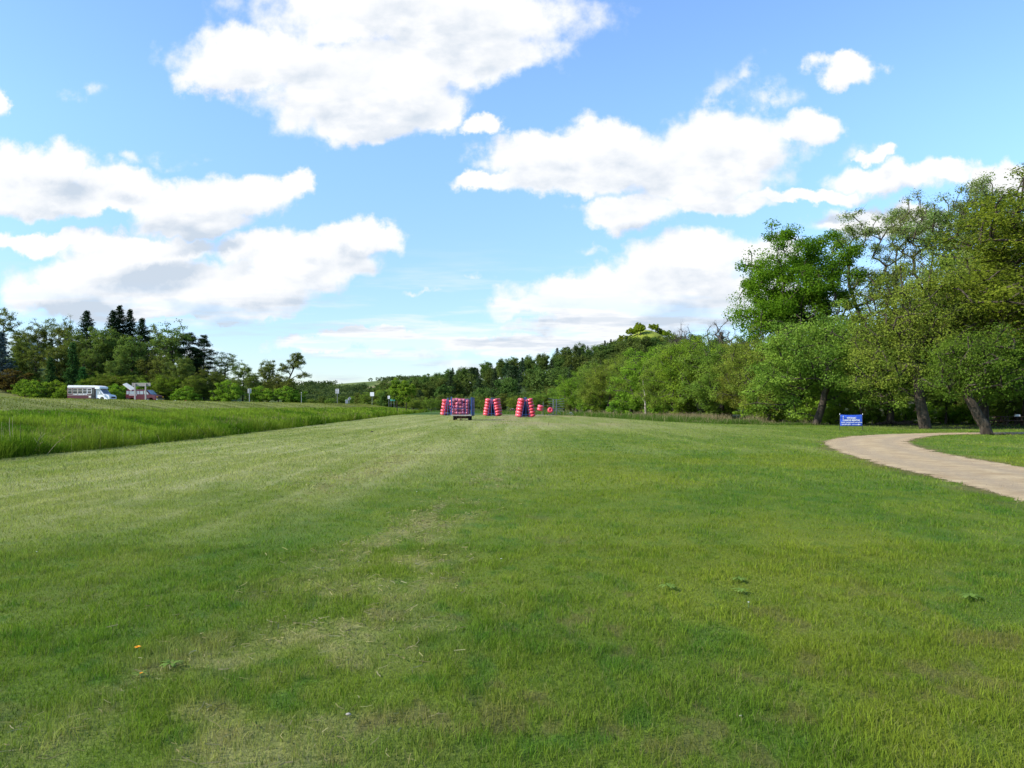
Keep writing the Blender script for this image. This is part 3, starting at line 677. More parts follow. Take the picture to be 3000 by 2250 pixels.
def tree_meshes(name, seed, trunk, crown, n_clump, n_leaf, leaf, clump_r, r0, leafmat, barkmat='bark', twigs=3, bias=.45, tip=.012, flat=.65, lobes=0, joint=False, power=2.2, droop=0.0, sides=5):
    """trunk: polyline of points; crown: ellipsoids (cx,cy,cz,rx,ry,rz,weight). Limbs grow from the trunk to every leaf clump."""
    r = np.random.default_rng(seed)
    # clump centres
    cw = np.array([c[6] * c[3] * c[4] * c[5] for c in crown]); cw = cw / cw.sum(); which = r.choice(len(crown), n_clump, p=cw)
    E = np.array([c[:6] for c in crown])[which]
    d = r.normal(0, 1, (n_clump, 3)); d /= np.linalg.norm(d, axis=1, keepdims=True); rad = r.uniform(0.02, 1, n_clump) ** bias
    ph = r.uniform(0, 6.28, 4); az = np.arctan2(d[:, 1], d[:, 0])
    lob = 1 + .16 * np.sin(3 * az + ph[0]) * np.cos(3 * d[:, 2] + ph[1]) + .12 * np.sin(5 * az + 4 * d[:, 2] + ph[2])
    Cn = E[:, :3] + d * E[:, 3:6] * (rad * lob)[:, None]
    # nodes
    tp = np.array(trunk, float); seg = []
    for a, b in zip(tp[:-1], tp[1:]):
        k = max(2, int(np.linalg.norm(b - a) / .6)); seg += [a + (b - a) * i / k for i in range(k)]
    seg.append(tp[-1]); N = [np.array(p) for p in seg]; PAR = [-1] + list(range(len(seg) - 1))
    for i in range(1, len(N)): N[i] = N[i] + r.normal(0, .05 * (i / len(N)) + .015, 3)
    NN = np.zeros((len(N) + n_clump * 14, 3)); cnt = len(N); NN[:cnt] = N; ntrunk = cnt
    zmin = tp[:, 2].min() + .12 * (tp[-1, 2] - tp[0, 2])
    order = np.argsort(np.linalg.norm(Cn - tp[-1] * np.array([1, 1, .7]), axis=1) + r.normal(0, .3, n_clump))
    tips = []
    for ci in order:
        c = Cn[ci]; df = c - NN[:cnt]; hd = np.hypot(df[:, 0], df[:, 1]); dist = np.linalg.norm(df, axis=1)
        cost = dist + np.maximum(0, hd * .55 - df[:, 2]) * .55 + (NN[:cnt, 2] < zmin) * 30
        j = int(np.argmin(cost)); p = NN[j]; L = dist[j]; k = max(1, min(12, int(L / .7)))
        prev = j
        side = r.normal(0, 1, 3); side[2] *= .4
        for q_ in range(1, k + 1):
            f = q_ / k; pt = p + (c - p) * f + side * .07 * L * math.sin(f * math.pi) + np.array([0, 0, .10 * L * math.sin(f * math.pi)]) + (r.normal(0, .05, 3) * (f < 1))
            if droop: pt = pt - np.array([0, 0, droop * L * f * f * .3])
            NN[cnt] = pt; PAR.append(prev); prev = cnt; cnt += 1
            if cnt >= len(NN) - 16: break
        tips.append((prev, ci))
        if cnt >= len(NN) - 16: break
    # pipe-model radii
    acc = np.zeros(cnt)
    kids = np.zeros(cnt, int)
    for i in range(1, cnt): kids[PAR[i]] += 1
    for i in range(cnt - 1, 0, -1):
        if kids[i] == 0: acc[i] = 1
        acc[PAR[i]] += acc[i]
    rad_n = tip + (r0 - tip) * (acc / acc[0]) ** (1 / power)
    if ntrunk > 2: 
        fl = np.arange(min(4, ntrunk)); rad_n[fl] *= 1 + .32 * (1 - fl / 4.)
    par = np.array(PAR[:cnt]); idx = np.arange(1, cnt)
    ra = np.minimum(rad_n[par[1:]], rad_n[idx] * 1.45); big = rad_n[idx] > .12
    VA, QA, off = [], [], 0
    for msk, sd in ((big, 9), (~big, sides)):
        if msk.any():
            v, q_ = tubes(NN[par[1:]][msk], NN[idx][msk], ra[msk], rad_n[idx][msk], sd); VA.append(v); QA.append(q_ + off); off += len(v)
    if twigs:
        tn = np.array([t[0] for t in tips]); base = NN[np.repeat(tn, twigs)]; dv = r.normal(0, 1, (len(base), 3)); dv[:, 2] = dv[:, 2] * .6 + .25 - droop * .5
        dv /= np.linalg.norm(dv, axis=1, keepdims=True); e = base + dv * clump_r * r.uniform(.6, 1.5, (len(base), 1))
        v, q_ = tubes(base, e, np.full(len(base), tip * .8), np.full(len(base), tip * .3), 3); VA.append(v); QA.append(q_ + off); off += len(v)
    VA, QA = np.concatenate(VA), np.concatenate(QA)
    if n_leaf == 0: return np_mesh(name + '_trunk', VA, QA, None, [M[barkmat]], smooth=True), None
    # leaves round each clump tip
    tn = np.array([t[0] for t in tips]); wgt = r.uniform(.25, 1.6, len(tn)) ** 1.4; wgt /= wgt.sum()
    ch = r.choice(len(tn), n_leaf, p=wgt); crs = clump_r * r.uniform(.7, 1.3, len(tn))
    off3 = r.normal(0, 1, (n_leaf, 3)); ln = np.linalg.norm(off3, axis=1, keepdims=True); off3 = off3 / ln * (r.uniform(0, 1, (n_leaf, 1)) ** .5)
    off3 *= crs[ch][:, None]; off3[:, 2] *= flat; off3[:, 2] -= droop * np.abs(r.normal(0, .5, n_leaf)) * crs[ch]
    P = NN[tn[ch]] + off3
    on = off3 / (np.linalg.norm(off3, axis=1, keepdims=True) + 1e-6)
    VL, QL = leaf_quads(r, P, leaf, outward=on)
    tone_c = r.uniform(0, 1, len(tn)); tone = np.clip(tone_c[ch] + r.normal(0, .12, n_leaf), 0, 1)
    if joint:
        V_ = np.concatenate([VA, VL]); Q = np.concatenate([QA, QL + len(VA)])
        return np_mesh(name, V_, Q, None, [M[barkmat], M[leafmat]], face_mat=np.r_[np.zeros(len(QA), int), np.ones(len(QL), int)], face_val=np.r_[np.zeros(len(QA)), tone])
    return np_mesh(name + '_trunk', VA, QA, None, [M[barkmat]], smooth=True), np_mesh(name + '_crown', VL, QL, None, [M[leafmat]], face_val=tone)

def conifer_meshes(name, seed, H, Rb, leafmat, kind='spruce', n_leaf=9000, leaf=.4, joint=False, base=.08):
    r = np.random.default_rng(seed); A, B, ra, rb, LP, LD, TN = [], [], [], [], [], [], []
    k = 14; pts = [np.array([r.normal(0, .04) * (i > 0), r.normal(0, .04) * (i > 0), H * i / k]) for i in range(k + 1)]
    r0 = H * .016
    for i in range(k): A.append(pts[i]); B.append(pts[i + 1]); ra.append(r0 * (1 - i / k) + .02); rb.append(r0 * (1 - (i + 1) / k) + .015)
    z = H * base; step = .42 if kind == 'spruce' else .95
    while z < H * .985:
        f = (z - H * base) / (H * (1 - base)); nb = int(r.integers(5, 8)) if kind == 'spruce' else int(r.integers(4, 6))
        prof = (1 - f) ** .85 if kind == 'spruce' else max(.16, min(1, .55 + f * 1.2) * (1 - f ** 2.6))
        a0 = r.uniform(0, 6.28); gap = r.uniform(0, 1) < (.0 if kind == 'spruce' else .12)
        for j in range(nb):
            a = a0 + j * 6.283 / nb + r.normal(0, .2); L = Rb * prof * r.uniform(.6, 1.2) * (.35 if gap else 1) + .12
            st = np.array([0, 0, z + r.normal(0, .12)]); el = (.28 - .55 * (1 - f)) if kind == 'spruce' else (.12 + .3 * f)
            e = st + np.array([math.cos(a) * L, math.sin(a) * L, L * el + (.12 * L if kind == 'spruce' else .05 * L)])
            mid = (st + e) / 2 + np.array([0, 0, -.09 * L if kind == 'spruce' else .04 * L])
            A += [st, mid]; B += [mid, e]; rr = .012 + .012 * L; ra += [rr, rr * .6]; rb += [rr * .6, .006]
            nn = max(3, int(L * 5)); t_ = r.uniform(0, 1)
            for q_ in range(nn):
                g = (r.uniform(0.0, 1.0) ** .7 if kind == 'spruce' else r.uniform(.45, 1.05)); p = st + (mid - st) * min(1, g * 2) if g < .5 else mid + (e - mid) * (g * 2 - 1)
                LP.append(p); LD.append((a, L, g)); TN.append(t_)
        z += step * r.uniform(.7, 1.3) * (1.25 - .6 * f)
    LP = np.array(LP); LD = np.array(LD); TN = np.array(TN); n = n_leaf; ch = r.integers(0, len(LP), n)
    sp = (.10 + .22 * (1 - LD[ch, 2]) * LD[ch, 1] * .5 + .05 * LD[ch, 1]) if kind == 'spruce' else np.full(n, .24) + .06 * LD[ch, 1]
    P = LP[ch] + r.normal(0, 1, (n, 3)) * sp[:, None] * np.array([1, 1, .45 if kind == 'spruce' else .55])
    if kind == 'spruce': P[:, 2] -= np.abs(r.normal(0, .12, n))
    az = LD[ch, 0] + r.normal(0, .7, n); a = np.stack([np.cos(az), np.sin(az), r.normal(-.15 if kind == 'spruce' else .15, .35, n)], -1); a /= np.linalg.norm(a, axis=1, keepdims=True)
    b = np.cross(a, r.normal(0, 1, (n, 3)) * [.6, .6, 1] + [0, 0, .4]); b /= np.linalg.norm(b, axis=1, keepdims=True)
    L = leaf * r.uniform(.6, 1.3, n)[:, None]; W = L * .34
    VL = np.stack([P - a * L / 2, P + b * W / 2, P + a * L / 2, P - b * W / 2], 1).reshape(-1, 3); QL = np.arange(n * 4).reshape(-1, 4); tone = np.clip(TN[ch] * .7 + LD[ch, 2] * .3, 0, 1)
    VA, QA = tubes(A, B, ra, rb, 5)
    if joint:
        return np_mesh(name, np.concatenate([VA, VL]), np.concatenate([QA, QL + len(VA)]), None, [M['bark_dark'], M[leafmat]], face_mat=np.r_[np.zeros(len(QA), int), np.ones(len(QL), int)], face_val=np.r_[np.zeros(len(QA)), tone])
    return np_mesh(name + '_trunk', VA, QA, None, [M['bark_dark']]), np_mesh(name + '_crown', VL, QL, None, [M[leafmat]], face_val=tone)

PROTO = {}
def proto(key, meshes, H):
    top = 0
    for me in (meshes if isinstance(meshes, tuple) else (meshes,)):
        if me is not None:
            co = np.empty(len(me.vertices) * 3, np.float32); me.vertices.foreach_get('co', co); top = max(top, float(np.percentile(co[2::3], 99.8)))
    PROTO[key] = (meshes, top)
def plant(key, name, x, y_top, Y, label, cat='tree', group=None, wide=1.0, rz=None, base=None, X=None, sink=.12, deep=None):
    """stand a tree of a kind at bearing x and distance Y, so tall that its top reaches y_top in the photograph"""
    ms, H = PROTO[key]; X = px(x, Y) if X is None else X; zb = gz(X, Y) if base is None else base
    s = max(.05, (pz(y_top, Y) - zb) / H)
    rz = random.uniform(0, 6.28) if rz is None else rz
    if isinstance(ms, tuple):
        o = empty(name, (X, Y, zb - sink), rz, label, cat, group); o.scale = (s * wide, s * (deep or wide), s)
        t = link_mesh('trunk', ms[0], o)
        if ms[1] is not None: link_mesh('crown' if cat == 'tree' else 'foliage', ms[1], o)
    else:
        o = link_mesh(name, ms); o.location = (X, Y, zb - sink); o.rotation_euler = (0, 0, rz); o.scale = (s * wide, s * (deep or wide), s); tag(o, label, cat, group)
    return o

# kinds of tree, each built once in metres
proto('maple', tree_meshes('maple', 11, [(0, 0, 0), (.1, 0, 2.5), (0, .1, 6), (.2, 0, 11), (.1, .1, 15)], [(0, 0, 14.4, 6.6, 6.4, 6.6, 1), (-2.5, 0, 11.5, 5, 5, 3.2, .7), (2.5, 1, 12, 5, 5, 4, .7)], 300, 70000, .22, 1.2, .34, 'leaf_maple', 'bark_dark', 3, .42), 21.2)
proto('elder_a', tree_meshes('elder_a', 21, [(.9, 0, 0), (.5, 0, 1.6), (.1, .2, 3.4), (.1, .1, 6)], [(0, 0, 6.2, 5.2, 5.0, 4.0, 1), (-3.0, -.5, 3.6, 3, 3.2, 2.4, .8), (3.2, -.8, 3.8, 3, 3, 2.6, .8)], 320, 40000, .155, .85, .22, 'leaf_olive', 'bark_dark', 4, .42, droop=.25), 10.4)
proto('elder_b', tree_meshes('elder_b', 22, [(0, 0, 0), (-.4, 0, 1.4), (-1.4, .3, 3.4), (-1.8, .1, 5.5)], [(-.6, 0, 6.0, 4.6, 4.8, 3.8, 1), (1.8, -.4, 3.4, 3, 3, 2.4, .7), (-3.4, 0, 4.2, 2.6, 3, 2.8, .8)], 300, 38000, .155, .85, .26, 'leaf_fresh', 'bark_dark', 4, .42, droop=.2), 10.0)
proto('elder_c', tree_meshes('elder_c', 23, [(0, 0, 0), (.1, 0, 2.4), (-.1, .1, 5), (.2, 0, 8)], [(0, 0, 8.2, 3.9, 3.9, 4.2, 1), (1.6, 0, 4.6, 3.2, 3, 3.0, .8), (-2.0, .4, 5.2, 2.6, 2.6, 2.6, .7)], 280, 34000, .155, .85, .24, 'leaf_olive', 'bark', 4, .42, droop=.1), 12.5)
proto('yellow', tree_meshes('yellow', 24, [(0, 0, 0), (.3, 0, 3), (.2, .2, 7), (.6, 0, 12)], [(0, 0, 12.0, 4.6, 5, 5.4, 1), (-2.6, 0, 8.0, 4.4, 4, 3.2, .8), (1.5, 0, 6.8, 4, 4, 3, .8)], 330, 46000, .16, 1.0, .34, 'leaf_yellow', 'bark', 3, .5, droop=.1), 17.5)
proto('lanky_a', tree_meshes('lanky_a', 31, [(0, 0, 0), (.2, 0, 5), (-.6, .2, 10), (-2.2, 0, 14), (-2.0, 0, 18)], [(-2.0, 0, 18.6, 1.9, 2.2, 2.6, 1), (-.6, 0, 14.5, 1.8, 2.4, 1.2, .8), (.8, 0, 12.5, 1.8, 2.0, 1.4, .8)], 90, 9500, .15, .75, .20, 'leaf_sparse', 'bark_dark', 6, .42, power=1.8), 21.5)
proto('lanky_b', tree_meshes('lanky_b', 32, [(0, 0, 0), (0, 0, 6), (.5, .2, 12), (.2, 0, 18)], [(.3, 0, 18.5, 2.6, 2.6, 3.4, 1), (-1, 0, 13.5, 2.6, 2.6, 2.2, .7), (1.6, 0, 12, 2, 2.2, 1.6, .6)], 115, 12000, .15, .75, .22, 'leaf_sparse', 'bark_dark', 6, .45, power=1.8), 22.0)
proto('lanky_c', tree_meshes('lanky_c', 33, [(0, 0, 0), (.2, 0, 6), (-.3, .2, 11), (.4, 0, 16)], [(0, 0, 17, 3.4, 3.4, 4.2, 1), (-2, 0, 12.5, 2.4, 2.6, 2.0, .8)], 140, 14000, .15, .75, .24, 'leaf_sparse', 'bark', 5, .45, power=1.8), 21.3)
proto('bare', tree_meshes('bare', 41, [(0, 0, 0), (.1, 0, 4), (-.1, .1, 8), (.2, 0, 11)], [(0, 0, 11, 2.8, 2.8, 4.6, 1)], 130, 0, .2, .8, .2, 'leaf_sparse', 'twig', 8, .5, tip=.016), 15.6)
proto('drive_a', tree_meshes('drive_a', 25, [(0, 0, 0), (-.25, 0, 1.4), (-.55, 0, 3.0), (-.5, .3, 5.2), (-.2, .2, 8)], [(-.8, 0, 8.0, 4.6, 4.4, 3.9, 1), (-3.2, -.6, 4.6, 2.8, 3, 2.2, .8), (1.6, -.4, 5.4, 2.8, 3, 2.6, .7)], 340, 42000, .14, .95, .33, 'leaf_olive', 'bark', 5, .42, droop=.2), 11.8)
proto('drive_b', tree_meshes('drive_b', 26, [(0, 0, 0), (-.35, 0, .8), (-1.1, 0, 2.2), (-1.5, .2, 3.6), (-1.4, .2, 6)], [(-1.0, .6, 5.4, 3.0, 3.2, 2.4, 1), (-3.0, -.4, 4.0, 1.7, 2.0, 1.0, .9), (2.0, 0, 4.4, 2.2, 2.4, 1.5, .9), (.2, 0, 7.0, 1.6, 1.8, 1.6, .6)], 240, 26000, .14, .95, .33, 'leaf_deep_green', 'bark', 4, .42, droop=.15), 9.3)
proto('shrub', tree_meshes('shrub', 51, [(0, 0, 0), (.05, 0, .4), (0, .05, .9)], [(0, 0, 1.5, 1.6, 1.5, 1.2, 1), (.8, 0, .9, 1.0, 1, .8, .6), (-.9, .2, .9, 1.0, 1, .8, .6)], 90, 5200, .16, .38, .06, 'leaf_fresh', 'bark_dark', 3, .4), 2.8)
proto('wood_a', tree_meshes('wood_a', 61, [(0, 0, 0), (.1, 0, 4), (0, .2, 8), (.2, 0, 12)], [(0, 0, 11.5, 3.6, 3.6, 4.6, 1), (0, 0, 5.4, 3.4, 3.4, 4.4, .9)], 210, 17000, .30, 1.0, .24, 'leaf_wood', 'bark_dark', 3, .45), 16.2)
proto('wood_b', tree_meshes('wood_b', 62, [(0, 0, 0), (-.2, 0, 4), (.2, .2, 8), (0, 0, 11)], [(0, 0, 11.0, 2.8, 2.8, 4.8, 1), (.8, 0, 6, 2.6, 2.6, 3.4, .6)], 150, 7500, .28, .85, .22, 'leaf_wood', 'bark_dark', 5, .45), 16.0)
proto('wood_c', tree_meshes('wood_c', 63, [(0, 0, 0), (.2, 0, 3), (-.4, .2, 7), (.2, 0, 12)], [(0, 0, 12.0, 2.6, 2.6, 3.6, 1), (-1.4, 0, 8.6, 2.0, 2.0, 2.0, .7)], 100, 3600, .26, .8, .20, 'leaf_sparse', 'bark_dark', 7, .45), 15.8)
proto('young', tree_meshes('young', 64, [(0, 0, 0), (.03, 0, 1.4), (-.03, .05, 2.8), (.05, 0, 5)], [(0, 0, 4.6, 1.5, 1.5, 2.2, 1)], 90, 5200, .20, .45, .07, 'leaf_fresh', 'bark_dark', 3, .5), 6.9)
proto('crooked', tree_meshes('crooked', 65, [(0, 0, 0), (.2, 0, 3), (1.2, 0, 5.6), (2.2, 0, 7.6), (2.9, 0, 9.6)], [(3.1, 0, 10.2, 1.9, 1.7, 2.0, 1), (4.7, 0, 7.0, 1.5, 1.4, 1.2, .9), (.2, 0, 8.4, 1.5, 1.4, 1.2, .8), (1.6, 0, 5.4, 1.5, 1.4, 1.0, .5)], 110, 8000, .21, .70, .20, 'leaf_wood', 'bark_dark', 6, .5), 12.1)
proto('spruce', conifer_meshes('spruce', 71, 17, 4.3, 'needle', n_leaf=17000, leaf=.40), 17)
proto('spruce_young', conifer_meshes('spruce_young', 72, 8, 2.1, 'needle_green', n_leaf=9000, leaf=.34, base=.02), 8)
proto('spruce_blue', conifer_meshes('spruce_blue', 73, 9, 2.4, 'needle_blue', n_leaf=11000, leaf=.34, base=.02), 9)
proto('pine', conifer_meshes('pine', 74, 18, 3.2, 'needle', 'pine', n_leaf=11000, leaf=.42, base=.28), 18)
for i_ in range(3): proto('ridge_%d' % i_, tree_meshes('ridge_broadleaf', 81 + i_, [(0, 0, 0), (0, 0, 5), (.2, 0, 10)], [(0, 0, 10.0, 3.4, 3.4, 4.2, 1), (0, 0, 5.2, 3.8, 3.8, 4.2, 1)], 90, 4200, .58, 1.25, .25, 'leaf_ridge', 'bark_dark', 0, .42, joint=True, sides=3, flat=.95), 15.0)
for i_ in range(2): proto('ridge_fir_%d' % i_, conifer_meshes('ridge_conifer', 91 + i_, 17, 4.0, 'needle_far', 'spruce' if i_ == 0 else 'pine', n_leaf=3800, leaf=.8, joint=True), 17)
proto('sunny', tree_meshes('sunlit_broadleaf', 95, [(0, 0, 0), (0, 0, 5), (.2, 0, 9)], [(0, 0, 8.6, 4.6, 4.6, 4.6, 1)], 60, 2600, .9, 1.3, .25, 'leaf_sun_painted', 'bark_dark', 0, .4, joint=True, sides=3), 13.5)

# ------------------------------------------------------------------ the trees, standing where they stand
G_L, G_R = 'trees of the wood behind the parked vehicles', 'trees along the river side on the right'
LEFT = [
 ('spruce_blue','spruce_tree',6,972,133,'blue-grey spruce cut by the left edge of the view',1.0),
 ('wood_c','broadleaf_tree',12,900,152,'sparse half-leafed tree above the blue-grey spruce',1.1),
 ('wood_a','broadleaf_tree',66,992,140,'round green tree right of the blue-grey spruce',1.0),
 ('wood_b','broadleaf_tree',108,934,150,'tall tree with an open crown left of the twiggy pale tree',1.0),
 ('wood_c','broadleaf_tree',152,930,152,'twiggy pale tree between two darker open crowns',.9),
 ('wood_b','broadleaf_tree',190,922,150,'dark open-crowned tree left of the first tall spruce',.8),
 ('spruce','spruce_tree',254,909,150,'tall dark spruce standing alone over the bus roof',1.15),
 ('wood_a','broadleaf_tree',222,968,141,'broad tree in front of the lone tall spruce',.9),
 ('spruce','spruce_tree',331,908,151,'dark spruce, left one of the close trio of spires',1.0),
 ('spruce','spruce_tree',351,893,153,'highest dark spruce of the left wood, middle of the trio of spires',1.0),
 ('spruce','spruce_tree',381,905,153,'slim dark spruce, right one of the close trio of spires',.85),
 ('spruce','spruce_tree',416,931,150,'dark spruce standing apart just right of the trio of spires',1.05),
 ('wood_a','broadleaf_tree',303,958,142,'large rounded tree in front of the trio of spruces',1.15),
 ('wood_a','broadleaf_tree',386,984,139,'light green rounded tree in front of the spruce above the van',1.1),
 ('wood_c','broadleaf_tree',450,948,153,'thin bare-looking tree right of the last spruce',1.0),
 ('wood_b','broadleaf_tree',505,938,148,'tallest loose leafy tree left of the black pines',1.45),
 ('pine','pine_tree',556,974,150,'broad black pine beside the tall loose leafy tree',1.35),
 ('pine','pine_tree',598,980,149,'pointed black pine at the right end of the dark group',1.05),
 ('wood_b','broadleaf_tree',470,1028,136,'small olive tree under the tall loose leafy tree',1.0),
 ('wood_a','broadleaf_tree',537,1045,134,'low rounded tree in front of the broad black pine',1.0),
 ('wood_c','broadleaf_tree',660,1030,150,'delicate nearly bare tree right of the pointed black pine',1.5),
 ('wood_b','broadleaf_tree',712,1054,145,'pale green tree between the nearly bare tree and the sign back',1.3),
 ('wood_a','broadleaf_tree',786,1054,140,'dense dark green tree left of the crooked tree',.95),
 ('crooked','leaning_tree',829,1028,137,'crooked tree leaning right at the end of the left wood',1.0),
 ('spruce_young','spruce_tree',148,1044,131,'young green spruce left of the bus',.85),
 ('spruce_young','spruce_tree',213,1000,135,'tall pale green conical spruce directly behind the bus rear',.65),
 ('spruce_young','spruce_tree',243,1072,132,'low dark spruce behind the middle of the bus',1.0),
]
for key, nm, x, yt, Y, lab, wd in LEFT:
    plant(key, nm, x, yt, Y, lab, 'tree', G_L, wd, rz=0 if key == 'crooked' else None)
FILL_L = [(30,1040,137),(104,1000,139),(168,1012,138),(268,1010,138),(342,1045,136),(432,1025,138),(500,1060,135),(590,1070,137),(632,1088,135),(690,1098,134),(742,1090,136),(815,1085,135),(846,1108,134),(866,1128,137),
          (55,965,158),(140,985,157),(285,985,158),(405,1000,157),(475,1000,158),(640,1075,156),(575,1030,156),(870,1148,160),(0,1000,160)]
for k, (x, yt, Y) in enumerate(FILL_L):
    plant(('wood_a', 'wood_b')[k % 2], 'broadleaf_tree', x, yt, Y, 'mid-height leafy tree filling the wood behind the parked vehicles', 'tree', G_L, random.uniform(1.0, 1.35))
for k in range(26):
    x = 10 + k * 26.5 + random.uniform(-9, 9)
    plant(('elder_c', 'elder_b', 'elder_a')[k % 3], 'broadleaf_tree', x, random.uniform(1078, 1106) + max(0, x - 560) * .10, random.uniform(132, 146), 'low shaded tree in the understorey of the wood behind the parked vehicles', 'tree', 'understorey trees of the left wood', random.uniform(1.0, 1.5))
G_S = 'bushes at the foot of the left wood'
bush_lab = ['russet-brown bush at the far left below the blue-grey spruce', 'green bush beside the russet-brown one', 'spreading green bush between the bank and the young spruce', 'bright green bush just left of the bus', 'low bush touching the back of the bus',
            'bush behind the gap between bus and van', 'bright bush right of the bus bonnet', 'bush behind the roof of the van', 'low bush right of the orange canoe', 'yellow-green bush left of the sign back', 'dark bush right of the sign back', 'bush under the crooked tree', 'last low bush at the right end of the left wood']
for k, (x, yt, Y, wd) in enumerate([(28,1078,128,1.7),(72,1108,125,1.3),(100,1110,123,1.3),(166,1110,124,.9),(190,1126,122.5,1.0),(338,1122,127,1.0),(322,1128,124,1.1),(420,1112,134,1.2),(545,1128,130,1.3),(668,1110,129,1.1),(764,1128,131,1.4),(836,1128,131,1.4),(868,1140,134,1.5)]):
    o = plant('shrub', 'bush', x, yt, Y, bush_lab[k], 'bush', G_S, wd)
    if k == 0:
        f = [c for c in o.children if c.name.startswith('foliage')][0]; me = f.data.copy(); me.materials[0] = M['leaf_russet']; f.data = me
# two young trees at the foot of the bank
plant('young', 'young_tree', 1163, 1103, 150, 'slim young tree at the bank foot, left of the pair, reaching higher', 'tree', 'pair of young trees', 1.0)
plant('young', 'young_tree', 1190, 1112, 146, 'slim rounder young tree at the bank foot, right of the pair', 'tree', 'pair of young trees', 1.15)

RIGHT = [
 ('maple','maple_tree',2340,648,88,'big bright green maple with a rounded crown standing above the tree line',1.0,0.3),
 ('lanky_a','tall_tree',2548,612,92,'tall sparse tree with a bent trunk right of the bright maple',1.0,0.0),
 ('lanky_b','tall_tree',2625,600,88,'tall loose tree second right of the bright maple',1.0,None),
 ('lanky_c','tall_tree',2722,556,84,'tall airy tree in the middle of the right skyline',1.0,None),
 ('lanky_c','tall_tree',2800,560,78,'wide airy tree left of the yellow-green tree',1.25,None),
 ('lanky_b','tall_tree',2868,512,70,'thin tall tree with a few tufts above the yellow-green crown',.8,None),
 ('lanky_a','tall_tree',2985,440,72,'highest sparse tree at the right edge of the view',1.3,2.0),
 ('lanky_c','tall_tree',2935,500,76,'olive airy tree just left of the highest right-edge tree',1.15,None),
 ('elder_c','broadleaf_tree',3010,640,66,'dark olive tree under the highest right-edge tree',1.3,None),
 ('yellow','broadleaf_tree',3080,500,54,'big yellow-green tree filling the right edge',1.5,0.0),
 ('elder_c','broadleaf_tree',2880,690,62,'olive tree between the yellow-green tree and the airy trees',1.2,None),
 ('elder_c','broadleaf_tree',2610,850,68,'olive tree behind the blue banner',1.2,None),
 ('elder_a','spreading_tree',2430,890,66,'wide dark-trunked tree spreading left of the blue banner',1.25,2.6),
 ('drive_a','spreading_tree',2712,775,55.5,'thick-trunked tree between the blue banner and the leaning tree',1.0,0.0),
 ('drive_b','leaning_tree',2895,935,44.3,'tree with a mottled trunk leaning left beside the drive',1.0,0.0),
 ('elder_a','broadleaf_tree',2250,955,80,'bushy tree below the left side of the bright maple',1.05,1.0),
 ('elder_b','broadleaf_tree',2320,960,84,'fresh green bushy tree directly below the bright maple',1.1,2.5),
 ('elder_c','broadleaf_tree',2190,972,92,'rounded tree left of the bushes below the maple',1.15,None),
 ('elder_a','broadleaf_tree',2120,985,98,'arching olive tree with a dark slanting limb',1.05,4.0),
 ('elder_b','broadleaf_tree',2060,975,104,'green tree left of the arching olive tree',1.1,0.4),
 ('elder_c','broadleaf_tree',1985,980,112,'olive tree with bare twigs above it',1.1,None),
 ('elder_a','broadleaf_tree',1965,1035,110,'low arching tree behind the pale dead trunk',1.0,5.5),
 ('elder_b','broadleaf_tree',1905,1010,122,'tree standing just right of the pale dead trunk',1.1,1.9),
 ('elder_c','broadleaf_tree',1850,1020,130,'tree standing just left of the pale dead trunk',1.1,None),
 ('elder_a','broadleaf_tree',1790,1040,142,'tree two crowns left of the pale dead trunk',1.0,3.3),
 ('elder_c','broadleaf_tree',1735,1050,152,'last tall tree where the right tree line meets the field',1.0,None),
 ('elder_b','broadleaf_tree',1690,1085,165,'small tree at the left end of the right tree line',1.0,5.0),
 ('bare','bare_tree',2112,920,115,'leafless tree top left of the bright maple',.9,None),
 ('bare','bare_tree',1985,948,125,'leafless twiggy tree, left of a pair above the river trees',.8,None),
 ('bare','bare_tree',2022,955,126,'leafless twiggy tree, right of a pair above the river trees',.8,None),
 ('wood_b','broadleaf_tree',2770,1010,70,'slim tree in the shade right of the thick-trunked tree',1.0,None),
 ('wood_b','broadleaf_tree',2525,1030,66,'slim dark-trunked tree just behind the blue banner',1.0,None),
]
for key, nm, x, yt, Y, lab, wd, rz in RIGHT: plant(key, nm, x, yt, Y, lab, 'tree', G_R, wd, rz=rz)
for k, (x, yt, Y) in enumerate([(2380,985,100),(2470,960,96),(2560,930,94),(2650,900,92),(2740,880,90),(2830,860,86),(2920,850,82),(3010,830,78),(2300,1000,108),(2220,1010,115),(2140,1030,122),(2600,1060,80),(2690,1050,78),(2850,1060,76),(2950,1050,70),(3050,1000,66),(2060,1040,128),(1880,1080,140),(1960,1070,134),(3090,800,60)]):
    plant(('elder_a', 'wood_a', 'elder_c', 'wood_b')[k % 4], 'broadleaf_tree', x, yt, Y, 'shaded leafy tree deep in the thicket behind the big right-hand trees', 'tree', G_R, random.uniform(1.1, 1.4))
G_RS = 'bushes under the right tree line'
